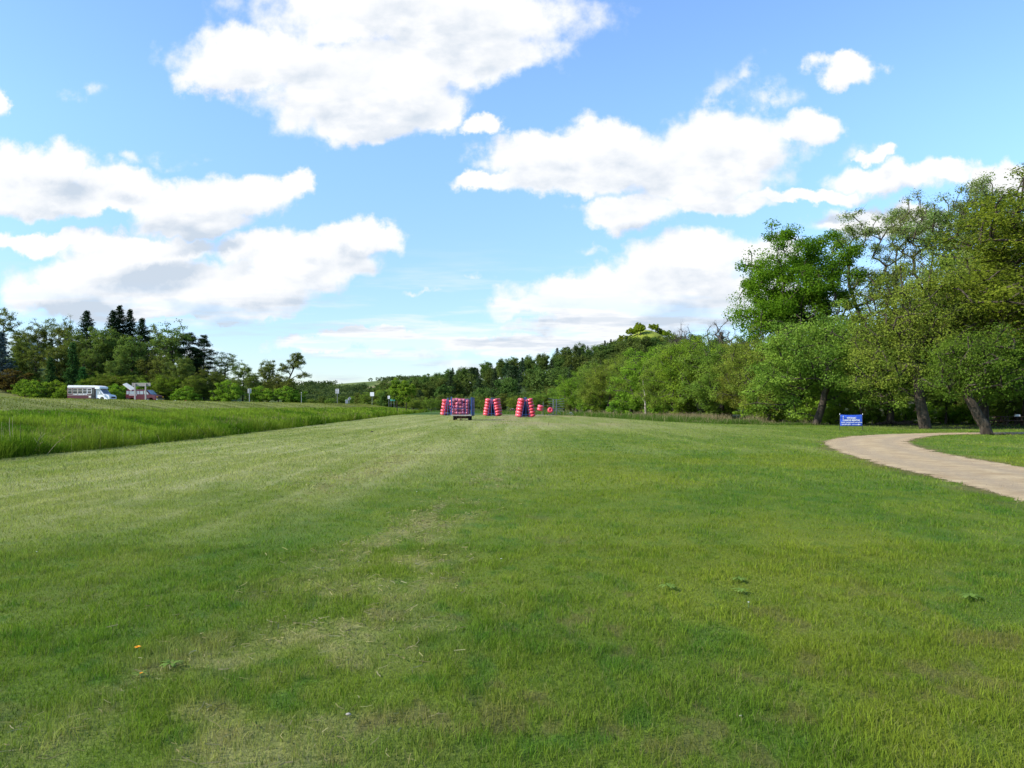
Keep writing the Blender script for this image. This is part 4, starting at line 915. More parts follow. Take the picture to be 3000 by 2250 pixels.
for k, (x, yt, Y, wd, lab) in enumerate([(1745,1150,146,1.3,'round bush at the left end of the right tree line'),(1830,1140,128,1.1,'yellowish bush left of the pale dead trunk'),(1930,1160,116,1.3,'low bush right of the pale dead trunk'),(2010,1150,106,1.2,'bush under the arching olive tree'),(2105,1160,98,1.3,'bright bush at the grass edge midway along the right trees'),
    (2210,1150,84,1.2,'grey-green bush left of the dark thicket'),(2290,1135,80,1.3,'twiggy bush nearest the straw-coloured grass'),(2370,1160,76,1.2,'dark bush left of the slanting trunk'),(2580,1175,70,1.0,'dark bush just right of the blue banner'),(2790,1180,72,1.2,'low bush behind the leaning trunk'),(2960,1160,74,1.5,'bush behind the picnic tables'),(3020,1130,72,1.5,'bush at the right edge behind the picnic tables'),(2470,1178,69,1.1,'shaded bush peeping over the left end of the blue banner'),(2535,1168,71,1.2,'shaded bush peeping over the right end of the blue banner'),(2640,1172,72,1.3,'low bush left of the thick trunk by the drive'),(2755,1166,74,1.3,'low bush just right of the thick trunk by the drive'),(2850,1170,70,1.2,'bush seen past the left side of the leaning trunk'),(2430,1172,71,1.0,'dark bush beside the slanting trunk near the banner')]):
    plant('shrub', 'bush', x, yt, Y, lab, 'bush', G_RS, wd)

# ridge woods: individual trees, a few kinds, too far to show parts
def ridge():
    r = random.Random(5); n = 0
    LAB = {0: 'green broadleaf tree among the crowd on the wooded ridge', 1: 'dark pointed conifer among the broadleaf trees on the wooded ridge'}
    for row, t in enumerate([0.0, .10, .21, .33, .46, .60, .76, .90, 1.0]):
        u = -.175 + r.uniform(0, .02)
        while u < .30:
            rb, ry = np.interp(u, RU, RB), np.interp(u, RU, RYY); Y = rb + (ry - rb) * t * r.uniform(.92, 1.04) + r.uniform(-3, 3); X = u * Y
            con = r.uniform(0, 1) < (.36 if (-.06 < u < .09 and 1 <= row <= 5) else .20 if row < 7 else .08)
            key = 'ridge_fir_%d' % r.randint(0, 1) if con else 'ridge_%d' % r.randint(0, 2)
            ms, H = PROTO[key]; h = r.uniform(10.5, 14.0) if con else r.uniform(9.5, 13.0)
            if row == 0: h *= .62
            s = h / H; o = link_mesh('conifer_tree' if con else 'broadleaf_tree', ms); wd = s * (r.uniform(1.0, 1.4) if con else r.uniform(1.15, 1.6))
            o.location = (X, Y, gz(X, Y) - .4); o.scale = (wd, wd, s); o.rotation_euler = (0, 0, r.uniform(0, 6.28))
            tag(o, LAB[int(con)], 'tree', 'conifers on the wooded ridge' if con else 'broadleaf trees on the wooded ridge'); n += 1
            u += (7.5 if con else 9.5) / Y * r.uniform(.75, 1.25) * (.95 if t > .5 else 1.25)
    # the wood on the knoll behind, its sunlight put into the leaf colour
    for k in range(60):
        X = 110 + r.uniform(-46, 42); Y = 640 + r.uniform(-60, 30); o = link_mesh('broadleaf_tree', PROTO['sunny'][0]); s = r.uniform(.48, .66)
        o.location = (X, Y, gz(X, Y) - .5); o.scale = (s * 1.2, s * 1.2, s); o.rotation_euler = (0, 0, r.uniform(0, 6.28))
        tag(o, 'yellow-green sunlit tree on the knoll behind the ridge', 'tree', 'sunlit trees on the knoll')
    return n
N_RIDGE = ridge()
for x, yt, Y, lab in [(1320,1088,330,'conifer whose tip stands up at the low left end of the ridge skyline'),(1650,1028,425,'first conifer of the skyline cluster above the third rack'),(1668,1020,424,'tallest conifer of the skyline cluster above the third rack'),(1684,1034,424,'right conifer of the skyline cluster above the third rack'),(1772,997,400,'left of two big pines breaking the skyline left of the sunlit knoll'),(1790,993,398,'right of two big pines breaking the skyline left of the sunlit knoll'),(1836,984,392,'single spreading pine on the skyline against the sunlit knoll'),(1862,990,392,'small dark conifer at the left foot of the sunlit knoll'),(1884,988,390,'small dark conifer in front of the sunlit knoll'),(1722,1012,412,'lone conifer on the skyline between the cluster and the two pines')]:
    plant('ridge_fir_%d' % (x % 2), 'conifer_tree', x, yt, Y, lab, 'tree', 'conifers on the ridge skyline', 1.0)
# bushes and small trees along the far end of the field
r_ = random.Random(9)
for k, (x, yt, Y) in enumerate([(1212,1164,205),(1236,1160,212),(1262,1161,208),(1290,1157,214),(1318,1160,210),(1345,1154,214),(1380,1158,212),(1410,1154,210),(1440,1160,208),(1475,1152,210),(1510,1155,206),(1545,1147,205),(1580,1145,200),(1612,1130,198),(1650,1122,190),(1672,1112,182)]):
    plant('wood_a' if k % 2 else 'elder_a', 'field_edge_tree', x, yt, Y, 'low round willow-like tree in the row behind the racks', 'tree', 'low trees along the far end of the field', 1.35)
for k, (x, yt, Y) in enumerate([(890,1168,330),(915,1164,340),(942,1160,350),(968,1162,345),(1000,1160,350),(1030,1156,340),(1052,1150,330),(1078,1142,320),(1104,1144,315),(1128,1134,310),(1146,1142,300),(1160,1128,300),(1185,1124,300),(1210,1128,290)]):
    plant(('wood_a', 'elder_c')[k % 2], 'roadside_tree', x, yt, Y, 'dark tree in the hedgerow beyond the road signs', 'tree', 'trees in the hedgerow beyond the signs', 1.5)

# far woods on the distant hills read as one mass
def far_woods():
    r = np.random.default_rng(77); P = []; tone = []
    n = 0
    while n < 2100:
        u = r.uniform(-.34, -.08); Y = r.uniform(620, 1750); X = u * Y
        if fbm(np.array([X / 110.]), np.array([Y / 200.]), 55, 3)[0] < (.42 if Y > 900 else .36): continue
        n += 1; k = 46; h = r.uniform(8, 13); base = gz(X, Y); d = r.normal(0, 1, (k, 3)); d /= np.linalg.norm(d, axis=1, keepdims=True)
        P.append(np.array([X, Y, base + h * .36]) + d * np.array([h * .62, h * .62, h * .55]) * r.uniform(.5, 1, (k, 1))); tone.append(np.full(k, r.uniform(0, 1)))
    P = np.concatenate(P); V_, Q = leaf_quads(r, P, 3.0, up=.6)
    m = leafy('leaf_far', (.030, .052, .022), (.085, .115, .034), .3)
    o = link_mesh('far_woods', np_mesh('far_woods', V_, Q, None, [m], face_val=np.concatenate(tone))); tag(o, 'blue-green woods on the distant hills', 'woods', kind='stuff')
far_woods()

# pale dead trunk in front of the right tree line
def dead_trunk():
    Y = 112; X = px(1892, Y); z = gz(X, Y)
    v, q_ = tubes([[0, 0, 0], [-.05, 0, 1.6], [-.1, 0, 3.2], [-.32, .1, 4.6], [-.1, 0, 3.2], [-.05, 0, 2.2]], [[-.05, 0, 1.6], [-.1, 0, 3.2], [-.32, .1, 4.6], [-.42, .1, 5.8], [.25, 0, 4.0], [-.5, .2, 2.9]], np.array([.16, .13, .11, .08, .05, .05]), np.array([.13, .11, .08, .04, .02, .02]), 8)
    o = link_mesh('dead_tree', np_mesh('dead_tree', v, q_, None, [M['bark_pale']], smooth=True)); o.location = (X, Y, z - .2)
    tag(o, 'pale dead tree trunk standing at the edge of the right tree line', 'dead tree')
dead_trunk()

# ------------------------------------------------------------------ tube racks and the loaded wagon
M['tube_red'] = worn('tube_red', (.66, .060, .085), (.54, .060, .105), 3, .26, 0, .5)
M['tube_wine'] = worn('tube_wine', (.36, .055, .11), (.26, .06, .12), 3, .42, 0, .5)
M['tube_dull'] = worn('tube_dull', (.46, .065, .10), (.34, .10, .14), 3, .4, 0, .5)
M['rack_blue'] = worn('rack_blue', (.025, .060, .20), (.05, .09, .22), 5, .5, .1, .4)
M['rack_dark'] = worn('rack_dark', (.012, .022, .07), (.03, .04, .09), 4, .6, .1, .3)
M['galv'] = worn('galvanised', (.22, .23, .24), (.32, .33, .33), 6, .5, .6, .4)
M['rust'] = worn('rusty_steel', (.10, .045, .025), (.06, .05, .045), 8, .8, .3, .3)
M['rubber'] = worn('rubber', (.015, .015, .015), (.035, .032, .030), 9, .85, 0, .2)
M['plank'] = worn('grey_plank', (.30, .28, .25), (.20, .18, .155), 4, .85, 0, .2, stretch=(.4, 6, 6))
M['wood'] = worn('brown_wood', (.085, .058, .038), (.05, .036, .026), 4, .85, 0, .2, stretch=(1, 6, 6))
def fade(m, pale):
    t = NT(m.node_tree); b = m.node_tree.nodes['Principled BSDF']; src = b.inputs['Base Color'].links[0].from_socket; oi = t.node('ShaderNodeObjectInfo')
    t.put(b.inputs['Base Color'], t.mix(t.m('MULTIPLY', t.m('POWER', oi.outputs['Random'], 1.6), .30), src, (*pale, 1)))
fade(M['tube_red'], (.72, .20, .24)); fade(M['tube_wine'], (.22, .07, .16)); fade(M['tube_dull'], (.50, .22, .26))
def tube_mesh(name, mat, R0=.26, r=.20):
    b = MB(); n, k = 22, 12
    sq = lambda c: math.copysign(abs(c) ** .72, c)                              # squarer, blockier section
    vs, fs = [], []
    for i in range(n):
        t = 2 * math.pi * i / n; pinch = 1 - .07 * (0.5 + .5 * math.cos(6 * t))       # soft lobes between the welds
        for j in range(k):
            p = 2 * math.pi * j / k; rr = r * pinch
            vs.append(((R0 + rr * sq(math.cos(p))) * math.cos(t), (R0 + rr * sq(math.cos(p))) * math.sin(t), rr * sq(math.sin(p)) * .98))
    for i in range(n):
        for j in range(k): fs.append((i * k + j, ((i + 1) % n) * k + j, ((i + 1) % n) * k + (j + 1) % k, i * k + (j + 1) % k))
    b.add(vs, fs)
    b.loft([[(.12 * math.cos(a), .12 * math.sin(a), -.05) for a in [k_ * .5236 for k_ in range(12)]], [(.12 * math.cos(a), .12 * math.sin(a), -.02) for a in [k_ * .5236 for k_ in range(12)]]])
    b.torus((R0 + r - .01, 0, .02), .05, .012, 8, 5, Matrix.Rotation(R(90), 3, 'Y'))
    return b.mesh(name, mat, smooth=True)
TUBE, TUBE_W = tube_mesh('inflatable_tube', M['tube_red']), tube_mesh('inflatable_tube', M['tube_wine'], .075, .155)
TUBE_R = tube_mesh('inflatable_tube', M['tube_dull'], .08, .15)
ORD = ['bottom', 'second', 'third', 'fourth', 'fifth', 'sixth', 'seventh']
def put_tube(me, loc, rot, label, group, sc=1.0):
    o = link_mesh('inflatable_tube', me); o.location = loc; o.rotation_euler = rot; o.scale = (sc, sc, sc); tag(o, label, 'inflatable tube', group); return o
def rack(x, Y, rz, which, rows, depth, skip=()):
    X = px(x, Y); z = gz(X, Y); t = empty('tube_rack', (X, Y, z), rz, 'blue steel A-frame tube rack, %s' % which, 'rack', 'tube racks on the field')
    Lr = depth * .84; H = 2.62
    for y in (0.05, Lr - .05):
        for sx in (-1, 1): MB().bar((sx * .55, y, 0), (sx * .06, y, H), .06).build('leg', M['rack_blue'], t)
        MB().bar((0, y, 0), (0, y, H - .05), .055).build('post', M['rack_blue'], t)
        MB().bar((-.54, y, .35), (.54, y, .35), .05).build('cross_bar', M['rack_blue'], t)
    MB().bar((0, 0, H), (0, Lr, H), .08).build('ridge_beam', M['rack_blue'], t)
    for sx in (-1, 1): MB().bar((sx * .5, .09, .18), (sx * .5, Lr - .09, .18), .06).build('base_rail', M['rack_dark'], t)
    MB().box((0, Lr / 2, .06), (.86, Lr - .2, .05)).build('floor_board', M['rack_dark'], t)
    MB().extrude_y([(-.50, .12), (.50, .12), (.08, H - .1), (-.08, H - .1)], Lr + .02, Lr + .05).build('added_dark_panel', M['rack_dark'], t)  # dark sheet added at the rear to darken the rack interior
    pg = MB()
    for i in range(rows):
        zc = .22 + i * (H - .30) / rows; xo = .52 - .44 * zc / H
        for k in range(depth):
            y = .42 + k * .84
            for sx in (-1, 1): pg.bar((sx * (xo - .03), y, zc + .02), (sx * (xo + .50), y, zc + .10), .03)
    pg.build('peg', M['rack_dark'], t)
    rm = Matrix.Rotation(rz, 4, 'Z')
    for sx, sn in ((-1, 'left'), (1, 'right')):
        for i in range(rows):
            zc = .24 + i * (H - .18) / rows; xo = .52 - .44 * zc / H + .40
            for k in range(depth):
                if (sx, i, k) in skip: continue
                p = rm @ Vector((sx * (xo + random.uniform(-.03, .03)), .42 + k * .84, zc + random.uniform(-.02, .02)))
                rowname = 'top' if i == rows - 1 else ORD[i]
                kn = ['front', 'second', 'third', 'fourth'][k]
                put_tube(TUBE, (X + p.x, Y + p.y, z + p.z), (random.uniform(-.1, .1), -sx * (.30 + random.uniform(-.08, .08)), rz + random.uniform(-.3, .3)),
                         'red tube, %s in %s %s stack of %s' % (rowname, kn, sn, which), 'tubes on the racks')
rack(1440, 113, R(-7), 'middle rack right of wagon', 6, 3)
rack(1541, 104, R(3), 'rightmost of three full racks', 6, 3)
rack(1311, 119, R(-16), 'rack half hidden behind wagon', 5, 2)

def wagon():
    Y = 87.0; X = px(1351, Y); z = gz(X, Y); k = Y / F
    t = empty('hay_wagon', (X, Y, z), R(-2), 'flat hay wagon with blue end racks loaded with dark red tubes', 'wagon')
    W, L, zd = 2.28, 3.3, .58
    dk = MB(); n = 9
    for i in range(n): dk.box((-W / 2 + (i + .5) * W / n, L / 2, zd), (W / n - .012, L, .05))
    dk.build('deck', M['plank'], t)
    MB().box((0, -.035, zd - .01), (W + .04, .06, .13)).build('bumper_board', M['plank'], t)
    for sx in (-.55, .55): MB().box((sx, L / 2, zd - .11), (.10, L - .2, .16)).build('chassis_rail', M['rust'], t)
    for y in (.55, L - .6):
        MB().cyl((-.82, y, .25), (.82, y, .25), .05).build('axle', M['rust'], t)
        MB().box((0, y, .37), (1.5, .14, .16)).build('bolster', M['rust'], t)
        for sx in (-.84, .84):
            wh = MB().torus((0, 0, 0), .19, .085, 20, 8, Matrix.Rotation(R(90), 3, 'Y'), 1.25).build('wheel', M['rubber'], t, smooth=True); wh.location = (sx, y, .272)
            MB().cyl((-.05, 0, 0), (.05, 0, 0), .14, .14, 14).build('rim', M['galv'], wh)
    MB().bar((0, .4, .3), (0, -.75, .10), .09).build('drawbar', M['rust'], t)
    MB().cyl((0, -.72, .0), (0, -.72, .30), .028).build('jack_stand', M['rust'], t)
    # blue end rack at the front and a slatted side rack on the right
    fr = MB()
    for x, w_ in ((-W / 2 + .06, .15), (-.36, .035), (.12, .035), (.50, .05)): fr.bar((x, .02, zd + .03), (x, .02, 2.62 if x < -1 else 2.36), w_, .05)
    for zz in (1.32,): fr.bar((-W / 2, .0, zz), (.55, .0, zz), .035)
    fr.build('front_rack', M['rack_blue'], t)
    sd = MB()
    for y in (.05, 1.1, 2.2, L - .05): sd.bar((W / 2 + .03, y, zd - .1), (W / 2 + .03, y, 2.55), .07)
    for i in range(9): sd.box((W / 2 + .075, L / 2, 1.02 + i * .185), (.03, L, .13))
    sd.bar((W / 2 + .03, .1, zd), (W / 2 + .03, L - .2, 1.1), .06)
    sd.build('side_rack', M['rack_blue'], t)
    s2 = MB(); s2.bar((W / 2 - .30, .02, zd + .03), (W / 2 - .30, .02, 2.42), .03); s2.bar((W / 2 - .02, .0, zd), (W / 2 - .02, 0, 2.55), .10, .06); s2.build('corner_post', M['rack_blue'], t)
    bk = MB()
    for x in (-1.0, -.3, .4, 1.0): bk.bar((x, L - .02, zd), (x, L - .02, 2.45), .06)
    for zz in (1.1, 1.7, 2.4): bk.bar((-1.1, L + .03, zz), (1.1, L + .03, zz), .06)
    bk.build('rear_rack', M['rack_blue'], t)
    cols = 5; tops = [2.50, 2.52, 2.50, 2.44, 2.36]
    for d_ in range(3):
        for c in range(cols):
            for r_i in range(5):
                x = -W / 2 + .30 + c * .37; zz = zd + .25 + r_i * (tops[c] - zd - .40) / 4.4; y = .34 + d_ * .62
                put_tube(random.choice((TUBE_W, TUBE_R)), (X + x + random.uniform(-.05, .05), Y + y + random.uniform(-.05, .05), z + zz + random.uniform(-.04, .04)), (random.uniform(-.45, .45), random.uniform(-.45, .45), random.uniform(-.5, .5)),
                         'dark red wagon tube, %s row, %s column from left%s' % (['bottom', 'second', 'middle', 'fourth', 'top'][r_i], ['first', 'second', 'third', 'fourth', 'fifth'][c], ['', ', one layer back', ', two layers back'][d_]), 'tubes on the wagon', random.uniform(1.08, 1.3))
wagon()

def empty_rack():
    Y = 121; X = px(1630, Y); z = gz(X, Y)
    t = empty('tube_rack', (X, Y, z), R(14), 'grey rack with bare arms, almost empty, right of the full ones', 'rack', 'tube racks on the field')
    MB().box((0, 0, .08), (2.4, .12, .12)).box((0, 1.6, .08), (2.4, .12, .12)).box((0, .8, .06), (.12, 1.5, .1)).build('base_frame', M['galv'], t)
    for y in (0, 1.6): MB().bar((0, y, .1), (0, y, 2.5), .12).build('post', M['galv'], t)
    for i in range(6):
        for sx in (-1, 1): MB().bar((0, 0, .7 + i * .33), (sx * 1.25, -.05, .62 + i * .40), .06).build('arm', M['galv'], t)
    for sx in (-1, 1): MB().bar((sx * .8, 0, .1), (0, 0, 1.2), .06).build('brace', M['galv'], t)
    b = MB(); b.bar((-2.05, .2, 0), (-2.05, .2, 2.1), .05).bar((-2.05, .2, 1.55), (-1.3, .2, 1.5), .04); b.build('hoist_post', M['galv'], t)
    for dx, dz, lb, s_ in ((-2.45, 1.35, 'upper one of two red tubes hanging left of the bare grey rack', 1.0), (-2.55, .92, 'lower one of two red tubes hanging left of the bare grey rack', 1.02)):
        put_tube(TUBE, (X + dx, Y - .3, z + dz), (.15, .30, 0), lb, 'loose tubes by the bare rack', s_)
    put_tube(TUBE, (X - .95, Y - .5, z + .80), (R(80), 0, .2), 'deep red tube standing on edge against the bare grey rack', 'loose tubes by the bare rack', .98)
    o = MB().box((0, 0, .06), (.9, .5, .09)).build('pallet', M['plank']); o.location = (X - 2.6, Y - 1.2, z); tag(o, 'pale low pallet on the grass left of the bare grey rack', 'pallet')
    # scrap by the foot of the rack
    b = MB()
    for k in range(5): b.bar((random.uniform(-.8, .8), random.uniform(-.3, .3), .05 + .07 * k), (random.uniform(-.8, .8), random.uniform(-.3, .3), .09 + .07 * k), .07)
    b.torus((.3, 0, .25), .2, .07, 12, 6, Matrix.Rotation(R(70), 3, 'X'))
    o = b.build('scrap_heap', M['galv']); o.location = (X + 1.9, Y - .4, z); tag(o, 'grey heap of pipes and a wheel right of the bare rack', 'scrap')
empty_rack()

# ------------------------------------------------------------------ vehicles across the road
M['white_paint'] = worn('white_paint', (.74, .75, .76), (.62, .64, .66), 1.2, .35, 0, .5)
M['maroon'] = worn('maroon_paint', (.080, .012, .018), (.060, .012, .016), 1.5, .35, 0, .5)
M['glass'] = pbsdf('dark_glass', (.020, .026, .032), .08, 0, .6)
M['glass_pale'] = pbsdf('painted_reflection_glass', (.26, .31, .33), .12, 0, .6)  # sky reflection painted as a pale base colour
M['chrome'] = pbsdf('chrome', (.6, .6, .6), .25, 1)
M['black'] = pbsdf('black_trim', (.014, .014, .015), .55)
M['amber'] = pbsdf('amber_lens', (.7, .32, .02), .3); M['lens'] = pbsdf('headlight_lens', (.7, .72, .72), .15)
M['cream'] = worn('cream_paint', (.62, .60, .52), (.5, .48, .42), 2, .6)
def wheels(t, xs, w_, r=.36):
    for x in xs:
        for sy in (-1, 1):
            wh = MB().torus((0, 0, 0), r * .72, r * .28, 22, 8, Matrix.Rotation(R(90), 3, 'X'), 1.1).build('wheel', M['rubber'], t, smooth=True); wh.location = (x, sy * w_ / 2, r)
            MB().cyl((0, -.07, 0), (0, .07, 0), r * .62, r * .62, 14).build('rim', M['galv'], wh)
def bus():
    Y = 119.0; x0 = px(197, Y); t = empty('shuttle_bus', (x0, Y, gz(x0 + 3, Y) - .02), R(-3), 'small shuttle bus, maroon sides under a white roof, white van front', 'bus')
    W = 2.2
    # passenger box: maroon sides, white roof cap
    MB().extrude_y([(0, .55), (4.35, .55), (4.35, 2.35), (0, 2.35)], 0, W).build('body', M['maroon'], t)
    MB().extrude_y([(-.03, 2.352), (-.03, 2.56), (.10, 2.70), (4.2, 2.66), (4.72, 2.60), (5.12, 2.46), (5.16, 2.22), (5.02, 2.12), (4.36, 2.12), (4.36, 2.352)], -.03, W + .03, .03).build('roof', M['white_paint'], t)
    # cab with bonnet
    MB().extrude_y([(4.352, .42), (5.0, .42), (5.05, .78), (5.2, .93), (5.5, .93), (5.66, .78), (5.7, .42), (6.45, .40), (6.55, .62), (6.52, 1.02), (6.38, 1.20), (5.62, 1.38), (4.98, 2.12), (4.352, 2.12)], .12, W - .12, .04).build('cab', M['white_paint'], t)
    for i, x in enumerate((.12, .90, 1.68, 2.46, 3.12)):
        w_ = .70 if i else .60
        f = MB(); xs = (x, x + w_)
        for a, b in (((x, 1.42), (x + w_, 1.42)), ((x, 2.22), (x + w_, 2.22)), ((x, 1.84), (x + w_, 1.84))): f.bar((a[0], -.02, a[1]), (b[0], -.02, b[1]), .05 if i == 4 else .03)
        for xx in xs: f.bar((xx, -.02, 1.42), (xx, -.02, 2.22), .05 if i == 4 else .03)
        wnd = f.build('window', M['white_paint'] if i >= 3 else M['cream'], t)
        MB().box((x + w_ / 2, -.008, 1.82), (w_, .012, .78)).build('pane', M['glass'], wnd)
    d = MB().box((4.02, -.01, 1.40), (.56, .03, 1.66)).build('door', M['black'], t)
    for xx in (3.90, 4.15): MB().box((xx, -.03, 1.5), (.19, .012, 1.25)).build('pane', M['glass'], d)
    MB().add([(4.55, .10, 1.30), (5.45, .10, 1.30), (5.0, .10, 1.98), (4.55, .10, 1.98)], [(0, 1, 2, 3)]).build('side_window', M['glass_pale'], t)
    MB().add([(5.60, .22, 1.42), (5.60, W - .22, 1.42), (5.02, W - .28, 2.10), (5.02, .28, 2.10)], [(0, 1, 2, 3)]).build('windscreen', M['glass'], t)
    MB().box((6.55, W / 2, .86), (.04, 1.3, .26)).build('grille', M['black'], t)
    for y in (.38, W - .38): MB().box((6.55, y, .88), (.05, .28, .20)).build('headlight', M['lens'], t)
    MB().box((6.58, W / 2, .52), (.16, W - .2, .20)).build('bumper', M['black'], t)
    MB().box((2.15, -.012, 1.20), (4.2, .02, .035)).build('stripe', M['cream'], t)
    MB().box((3.3, -.012, .60), (1.9, .02, .05)).build('lower_stripe', M['cream'], t)
    mr = MB().box((5.25, -.22, 1.55), (.10, .22, .34)).bar((5.25, -.1, 1.45), (5.2, .12, 1.4), .03).build('mirror', M['white_paint'], t)
    wheels(t, (1.15, 5.35), W - .2, .38)
    text('TITANIC CANOE RENTAL', 'lettering', .20, M['white_paint'], t, (2.0, -.02, 1.31), (R(90), 0, 0), width=2.3)
    MB().box((3.55, -.013, .95), (.36, .02, .22)).build('badge', M['cream'], t)
bus()
def van():
    Y = 124.0; x0 = px(367, Y); t = empty('passenger_van', (x0, Y, gz(x0 + 2, Y) + .05), R(-8), 'long maroon passenger van with pale reflecting windows', 'van')
    W = 2.0
    MB().extrude_y([(0, .45), (.0, 1.2), (.10, 1.95), (.25, 2.06), (3.2, 2.08), (3.55, 2.0), (4.25, 1.30), (5.0, 1.16), (5.28, 1.02), (5.32, .45), (4.85, .42), (4.8, .66), (4.6, .80), (4.3, .80), (4.1, .66), (4.05, .42), (1.45, .42), (1.4, .66), (1.2, .80), (.9, .80), (.7, .66), (.65, .42)], 0, W, .045).build('body', M['maroon'], t)
    for a, b in ((.22, .62), (.72, 1.92), (2.05, 2.42), (2.52, 3.06)):
        MB().box(((a + b) / 2, -.004, 1.58), (b - a, .03, .50)).build('window', M['glass_pale'], t)
    MB().add([(3.20, -.018, 1.32), (4.05, -.018, 1.32), (3.55, -.018, 1.88), (3.20, -.018, 1.88)], [(0, 1, 2, 3)]).build('front_window', M['glass_pale'], t)
    MB().add([(4.27, .16, 1.32), (4.27, W - .16, 1.32), (3.61, W - .2, 1.98), (3.61, .2, 1.98)], [(0, 1, 2, 3)]).build('windscreen', M['glass_pale'], t)
    MB().box((1.3, -.004, 1.22), (1.3, .03, .07)).build('stripe', M['white_paint'], t)
    for y in (.25, W - .25): MB().box((5.32, y, .92), (.05, .34, .17)).build('headlight', M['amber'], t)
    MB().box((5.33, W / 2, .90), (.04, 1.1, .18)).build('grille', M['black'], t)
    MB().box((5.38, W / 2, .55), (.14, W - .04, .20)).build('bumper', M['chrome'], t)
    wheels(t, (1.05, 4.45), W - .16, .36)
    o = MB().loft([[(-.9, -.4, -.03), (-.9, .4, -.03), (-.9, .4, .05), (-.9, -.4, .05)], [(.9, -.5, -.03), (.9, .5, -.03), (.9, .5, .07), (.9, -.5, .07)]]).build('board', M['cream'])
    o.location = (x0 + .45, Y + .3, t.location.z + 2.52); o.rotation_euler = (R(20), R(32), R(-8)); tag(o, 'pale cream board propped on the rear roof of the maroon van', 'board')
van()
def canoe(x, Y, L, mat, rz, label, sink=0.0):
    X = px(x, Y); rings = []
    for i in range(13):
        f = i / 12 * 2 - 1; w_ = .44 * (1 - abs(f) ** 2.4) + .015; h = .34 * (1 - .25 * (1 - abs(f) ** 2)) + .1 * abs(f) ** 3
        rings.append([(f * L / 2, w_ * math.cos(a), .02 + h * math.sin(a)) for a in [k * math.pi / 8 for k in range(9)]])
    b = MB().loft(rings, closed=False, caps=False); o = b.build('canoe', mat, smooth=True)
    md = o.modifiers.new('shell', 'SOLIDIFY'); md.thickness = .03
    o.location = (X, Y, gz(X, Y) - sink); o.rotation_euler = (0, 0, rz); tag(o, label, 'canoe', 'canoes lying beside the van')
M['canoe_orange'] = worn('canoe_orange', (.50, .13, .055), (.40, .10, .05), 3, .45); M['canoe_grey'] = worn('canoe_grey', (.42, .43, .42), (.30, .31, .31), 3, .45)
canoe(485, 121, 3.4, M['white_paint'], R(-6), 'white overturned canoe in front of the maroon van nose')
canoe(478, 125.5, 3.8, M['canoe_grey'], R(8), 'grey overturned canoe behind the white one')
canoe(512, 122, 3.6, M['canoe_orange'], R(4), 'orange overturned canoe at the right end')
canoe(333, 120, 2.6, M['cream'], R(12), 'cream overturned canoe in the gap between bus and van', .05)

# board sign, seen from behind
def board_sign():
    Y = 78.0; xa, xb = px(395.5, Y), px(426.5, Y); z = gz(xa, Y) - .1
    t = empty('board_sign', ((xa + xb) / 2, Y, z), 0, 'weathered plank sign on two grey posts by the road, its back to us', 'sign')
    hw = (xb - xa) / 2; top = pz(1121.5, Y) - z; bot = pz(1131.5, Y) - z
    for sx in (-1, 1): MB().box((sx * hw, 0, top / 2 - .03), (.13, .10, top - .06)).build('post', M['plank'], t)
    pw = px(440, Y) - px(385.5, Y); off = (px(440, Y) + px(385.5, Y)) / 2 - (xa + xb) / 2; n = 3; hh = (top - bot) / n
    b = MB()
    for i in range(n): b.box((off, .08, bot + hh * (i + .5)), (pw, .05, hh - .02))
    b.build('panel', M['plank'], t)
board_sign()

# ------------------------------------------------------------------ road signs
M['sign_white'] = pbsdf('sign_white', (.72, .73, .74), .5); M['sign_black'] = pbsdf('sign_black', (.015, .015, .016), .5); M['sign_green'] = pbsdf('sign_green', (.0, .22, .15), .45)
M['sign_back'] = worn('sign_back', (.33, .34, .34), (.26, .27, .27), 4, .5, .3)
def rpanel(w_, h, th=.012, r=.05):
    pts = []
    for cx, cz, a0 in ((w_ / 2 - r, h / 2 - r, 0), (-w_ / 2 + r, h / 2 - r, 90), (-w_ / 2 + r, -h / 2 + r, 180), (w_ / 2 - r, -h / 2 + r, 270)):
        pts += [(cx + r * math.cos(R(a0 + k * 30)), cz + r * math.sin(R(a0 + k * 30))) for k in range(4)]
    return MB().extrude_y(pts, -th / 2, th / 2)
def sign(x, Y, y0, y1, wpx, mat, label, front=True, rot=0, lines=(), base=None, cat='road sign', border=False):
    X = px(x, Y); z = gz(X, Y) - .1; h = (y1 - y0) / F * Y; w_ = wpx / F * Y; zc = (pz(y0, Y) + pz(y1, Y)) / 2 - z
    t = empty('road_sign', (X, Y, z), 0, label, cat, 'signs along the road')
    py = .05 if front else -.05
    MB().box((0, py, (zc + h * .45) / 2), (.075, .055, zc + h * .45)).build('post', M['galv'], t)
    p = rpanel(w_, h, r=min(.06, h * .12)).build('panel', mat, t); p.location = (0, 0, zc)
    if rot: p.rotation_euler = (0, R(rot), 0)
    if border:
        bd = MB()
        for sx in (-1, 1): bd.box((sx * (w_ / 2 - .05), -.009, 0), (.018, .004, h - .10))
        for sz in (-1, 1): bd.box((0, -.009, sz * (h / 2 - .05)), (w_ - .118, .004, .018))
        bd.build('border', M['sign_black'], p)
    for body, size, dz, wd, m_ in lines: text(body, 'lettering', size * h, m_, p, (0, -.009, dz * h), (R(90), 0, 0), width=wd * w_)
    return t
sign(731, 97, 1138.5, 1152, 11, M['sign_back'], 'back of a small metal sign on a post above the left bank', front=False)
sign(988, 148, 1139, 1152.5, 10, M['sign_white'], 'white speed limit sign reading 55', lines=(('SPEED', .17, .33, .62, M['sign_black']), ('LIMIT', .17, .15, .55, M['sign_black']), ('55', .50, -.20, .72, M['sign_black'])), border=True)
